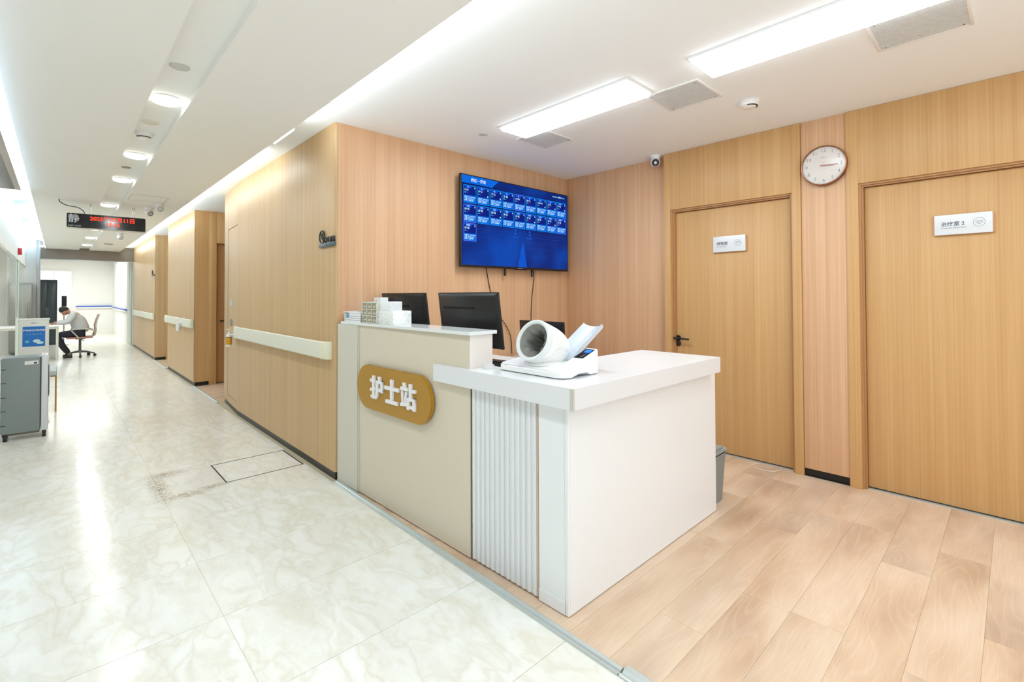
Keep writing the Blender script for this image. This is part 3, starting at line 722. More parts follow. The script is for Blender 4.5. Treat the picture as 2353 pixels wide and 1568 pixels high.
b = B(); b.box(x0 + .005, x1 - .005, y0 + .008, y1 - .008, .004, .054); obj('content', b, mat('blue_packets', (30, 110, 190), .5), bk)
b = B(); b.box(x0 - .0075, x0 - .004, .045, .095, H - .018, H - .004); obj('name_tag', b, mat('tag_grey', (150, 158, 160), .5), bk)
b = B(); b.prism([(.04, .030), (.085, .030), (.07, .044), (.062, .040), (.055, .046)], 'x', x0 - .004, x0 - .003); obj('print', b, mat('print_blue', (40, 150, 220), .5), bk)

du = thing('drawer_organizer', 'small nine drawer organiser with clear fronts beside the marble patterned box', 'organizer', (1.515, 2.862, CT))
b = B(); w2, hh, dp = .1, .137, .065
fr = mat('organizer_body', (212, 212, 200), .5)
b.box(-dp + .01, dp, -w2, w2, 0, hh, bev=.001)
for k in range(4):
    yy = -w2 + .004 + k * (2 * w2 - .008) / 3; b.box(-dp, -dp + .011, yy - .003, yy + .003, 0, hh)
    zz = .004 + k * (hh - .008) / 3; b.box(-dp, -dp + .011, -w2, w2, zz - .003, zz + .003)
obj('body', b, fr, du)
for r_ in range(3):
    for c_ in range(3):
        ya = -w2 + .007 + c_ * (2 * w2 - .008) / 3; za = .007 + r_ * (hh - .008) / 3
        b = B(); b.box(-dp + .0025, -dp + .0095, ya, ya + .0575, za, za + .036, bev=.0008)
        d_ = obj('drawer', b, mat('drawer_smoke', (150, 140, 118), .25), du)
        b = B(); b.box(-dp + .0008, -dp + .0025, ya + .012, ya + .040, za + .008, za + .019); b.mi = 1; b.box(-dp + .0002, -dp + .0008, ya + .018, ya + .032, za + .011, za + .015)
        obj('label_card', b, [mat('card_cream', (228, 222, 200), .6), mat('print_dark', (70, 70, 72), .6)], d_)

def marble_box_mat():
    m, N, L, b = newmat('printed_marble')
    g = N.new('ShaderNodeNewGeometry'); n = N.new('ShaderNodeTexNoise'); n.inputs['Scale'].default_value = 14; n.inputs['Detail'].default_value = 5; n.inputs['Distortion'].default_value = 2.2
    L.new(g.outputs['Position'], n.inputs['Vector'])
    o = ramp(N, L, n.outputs['Fac'], [(.45, (240, 240, 238)), (.485, (222, 225, 226)), (.5, (96, 104, 116)), (.515, (226, 229, 230)), (.55, (240, 240, 238))])
    n2 = N.new('ShaderNodeTexNoise'); n2.inputs['Scale'].default_value = 9; L.new(g.outputs['Position'], n2.inputs['Vector'])
    o = mixc(N, L, s2l((238, 239, 236)), o, ramp(N, L, n2.outputs['Fac'], [(.42, (0, 0, 0, 1)), (.56, (1, 1, 1, 1))]))
    L.new(o, b.inputs['Base Color']); b.inputs['Roughness'].default_value = .3; return m
b = B(); b.box(-.064, .064, -.091, .091, 0, .084, bev=.0015); o = obj('storage_box', b, marble_box_mat()); o.location = (1.524, 2.668, CT); tag(o, 'white marble patterned box standing on the shelf top in front of the left monitor', 'box')
b = B(); b.box(-.036, .036, -.075, .075, 0, .056, bev=.001); ob = obj('tissue_box', b, mat('paper_white', (240, 241, 242), .6)); ob.location = (1.506, 2.685, CT + .0842); tag(ob, 'plain white carton lying on top of the marble patterned box', 'box')
b = B(); b.prism([(-.030, .002), (.026, .002), (.034, .05), (-.034, .052)], 'y', -.0758, -.0752); obj('flap', b, mat('paper_grey', (214, 217, 220), .6), ob)
b = B(); b.box(-.03, .03, -.05, .05, 0, .43, bev=.002); o = obj('paper_carton', b, mat('paper_white', (240, 241, 242), .6)); o.location = (1.70, 3.17, .8505); tag(o, 'white upright carton behind the drawer organiser', 'box')
b = B(); b.box(-.0312, -.0302, .012, .016, .385, .41); obj('print', b, mat('print_blue2', (110, 130, 190), .6), o)

# ---------------- monitors seen from behind
def monitor(loc_, rz, lab, w=.585, h=.325, tilt=.13, desk=.85):
    t = thing('monitor', lab, 'monitor', (loc_[0], loc_[1], desk), rz)
    zc = loc_[2] - desk
    rot = Matrix.Rotation(-tilt, 4, 'Y')            # top leans towards -x
    def put(b): bmesh.ops.transform(b.bm, matrix=Matrix.Translation((0, 0, zc)) @ rot, verts=b.bm.verts); return b
    b = B(); b.box(0, .012, -w / 2, w / 2, -h / 2, h / 2, bev=.003); obj('bezel', put(b), black_pl, t)
    b = B()
    q0 = [(-w / 2 + .004, -h / 2 + .004), (w / 2 - .004, -h / 2 + .004), (w / 2 - .004, h / 2 - .004), (-w / 2 + .004, h / 2 - .004)]
    vs0 = [b.bm.verts.new((-.0005, p[0], p[1])) for p in q0]; vs1 = [b.bm.verts.new((-.016, p[0] * .90, p[1] * .86)) for p in q0]
    for i in range(4): b.bm.faces.new((vs0[i], vs0[(i + 1) % 4], vs1[(i + 1) % 4], vs1[i]))
    b.bm.faces.new(vs1); bmesh.ops.recalc_face_normals(b.bm, faces=b.bm.faces)
    obj('back_shell', put(b), mat('monitor_back', (16, 17, 19), .33), t)
    b = B(); b.box(-.0185, -.0158, -w * .16, w * .38, h * .20, h * .245, bev=.001); obj('vent_slot', put(b), mat('slot_black', (3, 3, 3), .8), t)
    for q in ((-.04, .04), (.04, .04), (-.04, -.10), (.04, -.10)): obj('screw_hole', put(B().cyl((-.0158, q[0], q[1]), (-.0165, q[0], q[1]), .004, seg=8)), mat('slot_black', (3, 3, 3), .8), t)
    b = B(); b.box(.0119, .0128, -w / 2 + .008, w / 2 - .008, -h / 2 + .015, h / 2 - .008); obj('screen', put(b), black_gl, t)
    b = B(); b.box(-.012, .004, -.035, .035, .012, zc - .11, bev=.004); obj('stand_neck', b, black_pl, t)
    b = B(); b.prism(rrect(.18, .24, .03), 'z', 0, .012, bev=.002); obj('stand_foot', b, black_pl, t)
    lt = text('logo', 'PHILIPS', .020, mat('logo_dark', (52, 60, 66), .5), FACE_NX, (0, 0, 0), t, ext=.0003, align='CENTER')
    lt.data.transform(Matrix.Translation((0, 0, zc)) @ rot @ Matrix.Translation((-.0165, .04, h * .36)))
    return t
m2 = monitor((1.785, 2.26, 1.150), 0, 'black monitor seen from behind, the right one over the shelf top', .575, .325)
m1 = monitor((1.790, 2.995, 1.150), R(2), 'black monitor seen from behind, the left one beside the white boxes', .56, .325)

# small table by the wall carrying the third monitor
sdsk = thing('side_desk', 'white side desk against the television wall behind the counter', 'desk', (3.0, 2.9, 0))
b = B(); b.box(-.5, .5, -.35, .38, .69, .72, bev=.001); obj('desktop', b, worktop_w, sdsk)
for q in ((-.48, -.45, -.33, .37), (.45, .48, -.33, .37)):
    b = B(); b.box(q[0], q[1], q[2], q[3], 0, .69); obj('desk_side', b, white_lam, sdsk)
m3 = monitor((2.90, 2.705, .925), 0, 'black monitor behind the blood pressure machine, only its top edge showing', .50, .305, .05, .72)
pb = thing('power_strip', 'white power strip with blue mark lying on the desk behind the machine', 'power strip', (2.26, 2.10, .8505))

b = B(); b.box(-.03, .03, -.14, .14, 0, .03, bev=.004); obj('body', b, white_pl, pb)
b = B(); b.box(-.02, .02, -.1, -.05, .0302, .032); obj('switch', b, mat('switch_blue', (30, 70, 200), .4), pb)

# keyboard and mouse
kb = thing('keyboard', 'black keyboard on the desk behind the raised counter end', 'keyboard', (2.04, 2.40, .8505), R(4))
b = B(); b.prism([(-.075, 0), (.075, 0), (.075, .012), (-.075, .026)], 'y', -.21, .21, bev=.001); obj('case', b, black_pl, kb)
b = B()
for i in range(5):
    for j in range(14):
        xx = -.06 + i * .024; yy = -.195 + j * .029; z = .026 - (xx + .075) * .093
        b.box(xx, xx + .020, yy, yy + .024, z, z + .006)
obj('keycap', b, mat('key_black', (34, 34, 36), .45), kb)['kind'] = 'stuff'
b = B(); b.cyl((0, 0, 0), (0, 0, .018), .028, seg=28); b.bm.faces.ensure_lookup_table()
tp_ = obj('tape_roll', b, mat('clear_tape', (236, 236, 236), .1, alpha=.6)); tp_.location = (1.55, 1.80, .9325); tag(tp_, 'small clear round dish between the raised counter and the machine', 'dish')

# ---------------- blood pressure machine
bp = thing('blood_pressure_monitor', 'white arm-in blood pressure machine with grey cuff tunnel on the low worktop', 'medical device', (1.56, 1.33, .9325))
DW_, DL_ = .26, .425
def corner_poly(r=.05, n=7):
    pts = []
    for cx, cy, a in ((DW_ - .03, DL_ - .03, 0), (r, DL_ - r, 90), (r, r, 180), (DW_ - .02, .02, 270)):
        rr = {0: .03, 90: r, 180: r, 270: .02}[a]
        for k in range(n + 1):
            t = R(a + 90 * k / n); pts.append((cx + rr * math.cos(t), cy + rr * math.sin(t)))
    return pts
def ztop(x, y):
    k = max(0, min(1, (.088 - y) / .02)); base = .030 + .03 * x / DW_
    hump = .033 + max(0, x - .02) * .335
    k = k * k * (3 - 2 * k)
    return base * (1 - k) + hump * k
b = B(); pts = corner_poly()
n = len(pts)
def zbot(x, y): return .012 if (y < .03 and .085 < x < .165) else .003
lo = [b.bm.verts.new((x, y, zbot(x, y))) for x, y in pts]
# refined side outline so that the notch and slope read
b.bm.free(); b = B()
dense = []
for i in range(n):
    a, c = Vector(pts[i]), Vector(pts[(i + 1) % n]); m_ = max(1, int((c - a).length / .012))
    for k in range(m_): dense.append(tuple(a + (c - a) * k / m_))
lo = []; mid = []; top = []; cen = Vector((DW_ / 2, DL_ / 2))
for x, y in dense:
    zb = .004
    if y < .012 and .09 < x < .17: zb = .016
    elif y < .012 and (.075 < x <= .09 or .17 <= x < .185): zb = .010
    p = Vector((x, y)); q = p + (cen - p).normalized() * .006
    lo.append(b.bm.verts.new((x, y, zb))); mid.append(b.bm.verts.new((x, y, ztop(x, y) - .006))); top.append(b.bm.verts.new((q.x, q.y, ztop(x, y))))
nd = len(dense)
for A_, C_ in ((lo, mid), (mid, top)):
    for i in range(nd): b.bm.faces.new((A_[i], A_[(i + 1) % nd], C_[(i + 1) % nd], C_[i]))
b.bm.faces.new(lo[::-1])
obj('base', b, white_pl, bp)
# top deck as a fine grid over the outline
b = B(); NX, NY = 22, 40; grid = {}
for i in range(NX + 1):
    for j in range(NY + 1):
        x = .006 + (DW_ - .012) * i / NX; y = .006 + (DL_ - .012) * j / NY
        inside = True
        if x < .05 and y < .05 and math.hypot(x - .05, y - .05) > .044:
            v = Vector((x - .05, y - .05)).normalized() * .044; x, y = .05 + v.x, .05 + v.y
        if x < .05 and y > DL_ - .05 and math.hypot(x - .05, y - DL_ + .05) > .044:
            v = Vector((x - .05, y - DL_ + .05)).normalized() * .044; x, y = .05 + v.x, DL_ - .05 + v.y
        grid[i, j] = b.bm.verts.new((x, y, ztop(x, y)))
for i in range(NX):
    for j in range(NY): b.bm.faces.new((grid[i, j], grid[i + 1, j], grid[i + 1, j + 1], grid[i, j + 1]))
bmesh.ops.remove_doubles(b.bm, verts=b.bm.verts, dist=.0003)
obj('deck', b, white_pl, bp)
b = B()
for q in ((.03, .05), (.03, .37), (.22, .04), (.22, .37)): b.cyl((q[0], q[1], 0), (q[0], q[1], .006), .012, seg=12)
obj('foot', b, black_pl, bp)
# cuff housing
ax = Vector((.93, .04, -.36)).normalized(); c0 = Vector((.04, .219, .1545))
b = B(); b.lathe([(.078, .03), (.080, .004), (.086, -.003), (.094, -.004), (.099, .000), (.101, .008), (.101, .024), (.0995, .026)], c0, ax, 48)
for f in [f for f in b.bm.faces if len(f.verts) > 4]: b.bm.faces.remove(f)
obj('cuff_ring', b, mat('ring_white', (222, 228, 228), .25), bp)
b = B(); b.lathe([(.0995, .026), (.1005, .030), (.101, .06), (.1005, .11), (.097, .145), (.088, .175), (.070, .20), (.04, .218), (.0, .222)], c0, ax, 48)
for f in [f for f in b.bm.faces if len(f.verts) > 4][:1]: b.bm.faces.remove(f)
obj('cuff_housing', b, mat('housing_white', (234, 234, 232), .32), bp)
b = B(); b.ball((.115, .219, .040), .088, .098, .019, seg=32); obj('housing_foot', b, mat('housing_white', (234, 234, 232), .32), bp)
b = B(); u_ = Vector((0, 1, 0)); v_ = ax.cross(u_).normalized()
def on_h(t, ang_, r=.1015): return c0 + ax * t + r * (math.cos(R(ang_)) * u_ + math.sin(R(ang_)) * v_)
def pick(a): return on_h(.03, a)
sgn = 1 if pick(90).z > c0.z else -1
path = [(.03, 235), (.05, 222), (.065, 205), (.075, 190), (.09, 182), (.13, 180), (.15, 183), (.155, 172)]
b.sweep([on_h(t, sgn * a, .1014 if t < .10 else .0988) for t, a in path], .0008, 6); obj('seam_line', b, mat('seam_grey', (200, 200, 196), .5), bp)
# pleated cuff lining
b = B(); seg = 72; rr = random.Random(2)
prof = [(.079, .004), (.077, .014), (.070, .026), (.062, .045), (.060, .07), (.056, .10), (.046, .135), (.02, .15), (.0, .152)]
ph = [rr.uniform(0, 6) for _ in range(6)]; rings = []
for k, (r_, t_) in enumerate(prof):
    ring = []
    for i in range(seg):
        a = 2 * PI * i / seg; am = min(1, k / 2) * (1 if k < 7 else .2)
        d = am * (.0034 * math.sin(11 * a + ph[0] + t_ * 40) + .0030 * math.sin(7 * a + ph[1] - t_ * 60) + .0016 * math.sin(23 * a + ph[2] + k) + .005 * math.sin(3 * a + ph[3] + t_ * 24) - .0135)
        q = c0 + ax * t_ + max(r_ + d, .0002) * (math.cos(a) * u_ + math.sin(a) * v_)
        ring.append(b.bm.verts.new(q))
    rings.append(ring)
for A_, C_ in zip(rings, rings[1:]):
    for i in range(seg): b.bm.faces.new((A_[i], C_[i], C_[(i + 1) % seg], A_[(i + 1) % seg]))
obj('cuff_lining', b, mat('cuff_fabric', (128, 128, 122), .42), bp)
b = B(); b.ball(on_h(-.003, 180 if sgn > 0 else 180, .090), .0022, seg=8); obj('indicator', b, chrome, bp)
# control panel on the hump
b = B()
def hp_(x, y, o=.0008): return (x, y, ztop(x, y) + o)
b.quad(hp_(.15, .012), hp_(.245, .012), hp_(.245, .066), hp_(.15, .066)); bm_ = b.bm
r_ = bmesh.ops.solidify(b.bm, geom=b.bm.faces[:], thickness=-.001); obj('control_panel', b, mat('panel_navy', (24, 24, 34), .15), bp)
b = B(); b.quad(hp_(.205, .018, .002), hp_(.236, .018, .002), hp_(.236, .052, .002), hp_(.205, .052, .002)); bmesh.ops.solidify(b.bm, geom=b.bm.faces[:], thickness=-.0008); obj('screen', b, mat('screen_blue', (40, 120, 235), .2, emit=.8), bp)
b = B(); b.quad(hp_(.160, .03, .002), hp_(.195, .024, .002), hp_(.195, .027, .002), hp_(.160, .034, .002)); bmesh.ops.solidify(b.bm, geom=b.bm.faces[:], thickness=-.0006); obj('print', b, mat('print_light', (180, 184, 200), .5), bp)
# elbow tray
b = B(); NT = 10
A0 = Vector((.175, 0, .075)); dirx = Vector((.225, 0, .135)).normalized(); nrm = Vector((-dirx.z, 0, dirx.x))
T0 = []
for side, off in ((0, 0), (1, -.022)):
    g2 = {}
    for i in range(9):
        for j in range(NT + 1):
            v = j / NT; yy = .088 + .115 * v; dip = -.020 * math.sin(PI * v) ** 1.0 * (1 - .3 * i / 8) + .006 * (v < .01 or v > .99)
            p = A0 + dirx * (.27 * i / 8) + nrm * (dip + off) + Vector((0, yy, 0)); g2[i, j] = b.bm.verts.new(p)
    T0.append(g2)
for s_, g2 in enumerate(T0):
    for i in range(8):
        for j in range(NT):
            q = (g2[i, j], g2[i + 1, j], g2[i + 1, j + 1], g2[i, j + 1]); b.bm.faces.new(q if s_ == 0 else q[::-1])
for (ia, ja, ib, jb) in [(i, 0, i + 1, 0) for i in range(8)] + [(i, NT, i + 1, NT) for i in range(8)] + [(0, j, 0, j + 1) for j in range(NT)] + [(8, j, 8, j + 1) for j in range(NT)]:
    b.bm.faces.new((T0[0][ia, ja], T0[0][ib, jb], T0[1][ib, jb], T0[1][ia, ja]))
bmesh.ops.recalc_face_normals(b.bm, faces=b.bm.faces)
obj('elbow_tray', b, mat('tray_blue_grey', (196, 204, 214), .22), bp)
text('print', 'BP', .012, mat('print_grey', (150, 152, 156), .5), Matrix.Rotation(R(-90), 4, 'Z'), (.03, .405, ztop(.03, .40) + .001), bp) if False else None
bb = B(); bb.box(.165, .195, .375, .405, .052, .0535); obj('sticker', bb, mat('sticker_blue', (20, 60, 210), .4), bp)

# ---------------- television
tv = thing('television', 'wall mounted television showing a blue patient board', 'television', (3.165, 3.22, 1.94))
b = B(); b.box(-.703, .703, .0, .028, -.405, .392, bev=.003); obj('bezel', b, black_pl, tv)
b = B(); b.box(-.55, .55, .028, .055, -.32, .25, bev=.01); obj('back_cover', b, black_pl, tv)
b = B(); b.box(-.3, .3, .055, .0795, -.2, .2); obj('wall_bracket', b, black_base, tv)
def screen_mat():
    m, N, L, bs = newmat('board_background')
    tc = N.new('ShaderNodeTexCoord'); sp = N.new('ShaderNodeSeparateXYZ'); L.new(tc.outputs['Object'], sp.inputs[0])
    gr = N.new('ShaderNodeTexNoise'); gr.inputs['Scale'].default_value = 1.6; gr.inputs['Detail'].default_value = 2; L.new(tc.outputs['Object'], gr.inputs['Vector'])
    c = ramp(N, L, gr.outputs['Fac'], [(.32, (0, 18, 80)), (.5, (0, 40, 126)), (.66, (0, 70, 176))])
    bs.inputs['Base Color'].default_value = (0, 0, .0, 1); bs.inputs['Roughness'].default_value = .25; bs.inputs['Specular IOR Level'].default_value = .15
    L.new(c, bs.inputs['Emission Color']); bs.inputs['Emission Strength'].default_value = 1.0; return m
def em(n, rgb, s=1.0): 
    if n in MATS: return MATS[n]
    m, N, L, bs = newmat(n); bs.inputs['Base Color'].default_value = (0, 0, 0, 1); bs.inputs['Roughness'].default_value = .3; bs.inputs['Specular IOR Level'].default_value = .12
    bs.inputs['Emission Color'].default_value = s2l(rgb); bs.inputs['Emission Strength'].default_value = s
    MATS[n] = m; return m
b = B(); b.box(-.691, .691, -.0006, .004, -.385, .382); scr = obj('screen', b, screen_mat(), tv)
SXL, SXR, SZT, SZB = 2.474 - 3.165, 3.856 - 3.165, 2.322 - 1.94, 1.555 - 1.94
def card_layer(name, rects, m, y):
    b = B()
    for q in rects: b.quad((q[0], y, q[2]), (q[1], y, q[2]), (q[1], y, q[3]), (q[0], y, q[3]))
    return obj(name, b, m, scr, smooth=False)
e_hdr, e_card, e_dark, e_line, e_vio, e_txt, e_mag = em('scr_header', (0, 104, 225)), em('scr_card', (0, 110, 226)), em('scr_dark', (0, 30, 130)), em('scr_line', (10, 156, 250)), em('scr_violet', (110, 120, 250)), em('scr_text', (190, 235, 255), 1.1), em('scr_mag', (190, 80, 230))
b = B(); b.prism([(-.691, .382), (-.27, .382), (-.35, .314), (-.37, .312), (-.39, .316), (-.691, .316)], 'y', -.0012, -.0008); obj('header_band', b, e_hdr, scr, smooth=False)
cards = []
CWD, CP = .140, .1501
tops = [2.240 - 1.94, 2.074 - 1.94, 1.912 - 1.94]
for r_ in range(3):
    for c_ in range(9 if r_ < 2 else 1):
        cards.append((2.492 - 3.165 + c_ * CP, tops[r_], r_, c_))
viol = {(0, 4), (1, 0), (2, 0), (1, 8)}
CH = .154
for x, z, r_, c_ in cards:
    b = B()
    for mi, q, yy_ in ((0, (x, x + CWD, z - CH, z), -.0014), (1, (x + .003, x + CWD - .003, z - CH + .003, z - .003), -.0018), (2, (x + .005, x + CWD - .005, z - .088, z - .010), -.0022)):
        b.mi = mi; b.quad((q[0], yy_, q[2]), (q[1], yy_, q[2]), (q[1], yy_, q[3]), (q[0], yy_, q[3]))
    b.mi = 3; b.prism([(x + .012, z - .006), (x + .095, z - .006), (x + .08, z - .028), (x + .02, z - .028)], 'y', -.0028, -.0024)
    obj('patient_card', b, [e_vio if (r_, c_) in viol else e_line, e_card, e_dark, em('scr_tab', (0, 80, 215))], scr, smooth=False)
row = [['02', '03', '05', '10', '15', '17', '21', '25', 'VIP1'], ['VIP2', 'VIP5', 'VIP7', 'VIP8', 'VIP9', 'VIP11', 'VIP16', 'VIP17', '加床1'], ['加床5']]
nms = [['PAN', '罗*少', '王*江', '王*霞', 'CHEN', '陈*凡', 'CHENG', '王*凡', '罗*先'], ['陈*英', '欧*强', '欧*强', '谢*武', '邓*丽', '王*兵', '陈*爱', '李*梅', '王*成'], ['陈*慧']]
for x, z, r_, c_ in cards:
    text('bed_number', row[r_][c_], .017, e_txt, FACE_NY, (x + .05, -.0032, z - .017), scr, ext=.0001, bold=.0003, align='CENTER', res=1)
    text('patient_line', nms[r_][c_], .022, e_txt, FACE_NY, (x + .010, -.0032, z - .044), scr, ext=.0001, bold=.0002, res=1)
    text('patient_line', '住院号: 100003344\n入院: 2025-07-10\n护理: 二级护理', .0150, e_txt, FACE_NY, (x + .009, -.0032, z - .119), scr, ext=.0001, bold=.0003, res=1)
card_layer('age_mark', [(x + .010, x + .028, z - .070, z - .062) for x, z, *_ in cards], em('scr_teal', (60, 190, 240)), -.0030)
card_layer('gender_mark', [(x + .040, x + .044, z - .072, z - .060) for x, z, *_ in cards], e_mag, -.0030)
card_layer('status_mark', [(x + .118, x + .125, z - .028, z - .015) for x, z, *_ in cards] + [(x + .114, x + .125, z - .082, z - .070) for x, z, r_, c_ in cards if (r_, c_) in {(0, 1), (0, 2), (1, 2), (0, 6), (0, 7), (0, 8), (1, 5), (1, 7)}], em('scr_white', (225, 245, 255)), -.0030)
text('board_title', '病区一览表', .034, em('scr_white', (225, 245, 255)), FACE_NY, (2.571 - 3.165, -.0032, 2.286 - 1.94), scr, ext=.0001, bold=.0004, res=2)
text('board_date', '2025-07-11 星期五 15:16', .0175, e_txt, FACE_NY, (3.625 - 3.165, -.0032, 2.289 - 1.94), scr, ext=.0001, bold=.0003, res=1)
# perspective grid of the board background and its central beam
b = B(); vpz = .10
for k in range(-9, 10):
    xa, xb = k * .055 + .02, k * .19 + .02
    if abs(xb) > .68: 
        s_ = (.68 - abs(xa)) / (abs(xb) - abs(xa)) if abs(xb) > abs(xa) else 1; xb = xa + (xb - xa) * s_; ze = -.05 - .31 * s_
    else: ze = -.36
    b.quad((xa, -.0009, -.05), (xa + .002, -.0009, -.05), (xb + .002, -.0009, ze), (xb, -.0009, ze))
for z in (-.065, -.095, -.14, -.20, -.28): b.quad((-.66, -.0009, z), (.66, -.0009, z), (.66, -.0009, z + .002), (-.66, -.0009, z + .002))
obj('board_grid', b, em('scr_grid', (14, 66, 178)), scr, smooth=False)
b = B(); b.quad((-.03, -.0011, -.384), (.09, -.0011, -.384), (.045, -.0011, -.15), (.03, -.0011, -.15)); obj('board_beam', b, em('scr_beam', (0, 84, 205)), scr, smooth=False)
b = B()
for sgn_ in (-1, 1):
    for q in ((.06, .085, -.02, -.012), (.08, .11, -.05, -.035), (.085, .11, -.085, -.065), (.05, .085, -.112, -.10), (.09, .12, -.112, -.10)): b.quad(*[(.035 + sgn_ * v[0], -.0011, v[1]) for v in ((q[0], q[2]), (q[1], q[2]), (q[1], q[3]), (q[0], q[3]))])
obj('board_emblem', b, em('scr_emblem', (0, 88, 200)), scr, smooth=False)
b = B(); b.box(-.03, .03, -.002, .0, -.399, -.395); obj('logo', b, mat('logo_grey', (150, 150, 156), .4), tv)
b = B(); b.box(-.06, .09, .0, .02, -.412, -.405); obj('sensor_bar', b, black_pl, tv)
for xx in (-.17, .19):
    b = B(); b.box(xx - .006, xx + .006, .03, .04, -.47, -.40, bev=.002)
    b.sweep([(xx + .006, .035, -.405), (xx + .022, .035, -.43), (xx + .02, .035, -.455), (xx + .006, .035, -.47)], .0035, 8)
    obj('bracket_clip', b, black_pl, tv)
def cable(name, pts, r, m, lab, cat='cable'):
    P = [Vector(p) for p in pts]; out = []
    for i in range(len(P) - 1):
        p0, p1, p2, p3 = P[max(i - 1, 0)], P[i], P[i + 1], P[min(i + 2, len(P) - 1)]
        for k in range(6):
            t = k / 6; out.append(.5 * ((2 * p1) + (-p0 + p2) * t + (2 * p0 - 5 * p1 + 4 * p2 - p3) * t * t + (-p0 + 3 * p1 - 3 * p2 + p3) * t ** 3))
    out.append(P[-1]); b = B(); b.sweep(out, r, 8); return tag(obj(name, b, m), lab, cat)
cable('tv_cable', [(2.79, 3.285, 1.56), (2.81, 3.288, 1.50), (2.845, 3.29, 1.36), (2.88, 3.29, 1.26), (2.92, 3.288, 1.14), (3.03, 3.285, 1.02), (3.10, 3.285, .90), (3.115, 3.285, .74)], .0035, black_cable, 'left black cable hanging from the television down the wood wall')
cable('tv_cable', [(3.42, 3.288, 1.56), (3.425, 3.29, 1.45), (3.40, 3.29, 1.30), (3.385, 3.29, 1.15), (3.38, 3.288, 1.0), (3.38, 3.285, .725)], .0035, black_cable, 'right black cable hanging from the television down the wood wall')
cable('desk_cable', [(2.9, 2.9, .722), (2.6, 2.98, .80), (2.45, 2.9, .86), (2.3, 2.8, .855)], .003, black_cable, 'short black cable looping over the desk edge behind the machine')

# ---------------- clock
ck = thing('wall_clock', 'round wall clock with bronze rim and pale face between the two doors', 'clock', (FX + .012, .905, 2.185), rz=0)
ck.rotation_euler = (0, 0, 0)
CRR = .138
nxs = (-1, 0, 0)
b = B(); b.lathe([(CRR - .012, 0), (CRR, .004), (CRR, .034), (CRR - .002, .040), (CRR - .008, .041), (CRR - .009, .031)], (0, 0, 0), nxs, 64, cap=False); obj('rim', b, mat('bronze_rim', (150, 96, 66), .28, metal=.7), ck)
b = B(); b.lathe([(CRR - .008, .030), (0, .0302)], (0, 0, 0), nxs, 64, cap=False); b.lathe([(CRR - .012, .002), (CRR - .012, .010), (0, .010)], (0, 0, 0), nxs, 40); obj('dial', b, mat('dial_pale', (218, 212, 208), .25, coat=.5), ck)
dk = mat('dial_ink', (110, 108, 106), .5)
for h in range(1, 13):
    a = R(90 - 30 * h); rad = .104
    text('numeral', str(h), .034, dk, FACE_NX, (-.0308, -math.cos(a) * rad, math.sin(a) * rad), ck, ext=.0002, bold=-.0006, align='CENTER')
b = B()
for k in range(60):
    a = 2 * PI * k / 60; r0_, r1_ = (.121, .127) if k % 5 else (.119, .127)
    d = Vector((0, math.cos(a), math.sin(a))); n_ = Vector((0, -math.sin(a), math.cos(a))) * .0006; x_ = Vector((-.0307, 0, 0))
    b.quad(x_ + d * r0_ - n_, x_ + d * r1_ - n_, x_ + d * r1_ + n_, x_ + d * r0_ + n_)
obj('minute_mark', b, dk, ck)
b = B(); b.quad((-.0307, .02, .055), (-.0307, -.02, .055), (-.0307, -.02, .058), (-.0307, .02, .058)); obj('maker_mark', b, mat('dial_mark', (160, 156, 152), .5), ck)
def hand(name, deg, ln, tail, w, x, m):
    a = R(90 - deg); d = Vector((0, -math.cos(a), math.sin(a))); n_ = Vector((0, math.sin(a), math.cos(a))) * w
    b = B(); X_ = Vector((x, 0, 0)); vs = [X_ - d * tail - n_, X_ + d * ln - n_ * .7, X_ + d * ln + n_ * .7, X_ - d * tail + n_]
    b.prism([(v.y, v.z) for v in vs], 'x', x, x - .001); obj(name, b, m, ck)
rose = mat('rose_hand', (186, 140, 128), .5)
hand('minute_hand', 93, .085, .02, .003, -.036, rose); hand('hour_hand', 97, .058, .02, .0036, -.034, rose)
hand('second_hand', 345, .045, .028, .0012, -.038, mat('pale_hand', (240, 214, 200), .3))
b = B(); b.cyl((-.031, 0, 0), (-.0395, 0, 0), .004); obj('hub', b, rose, ck)

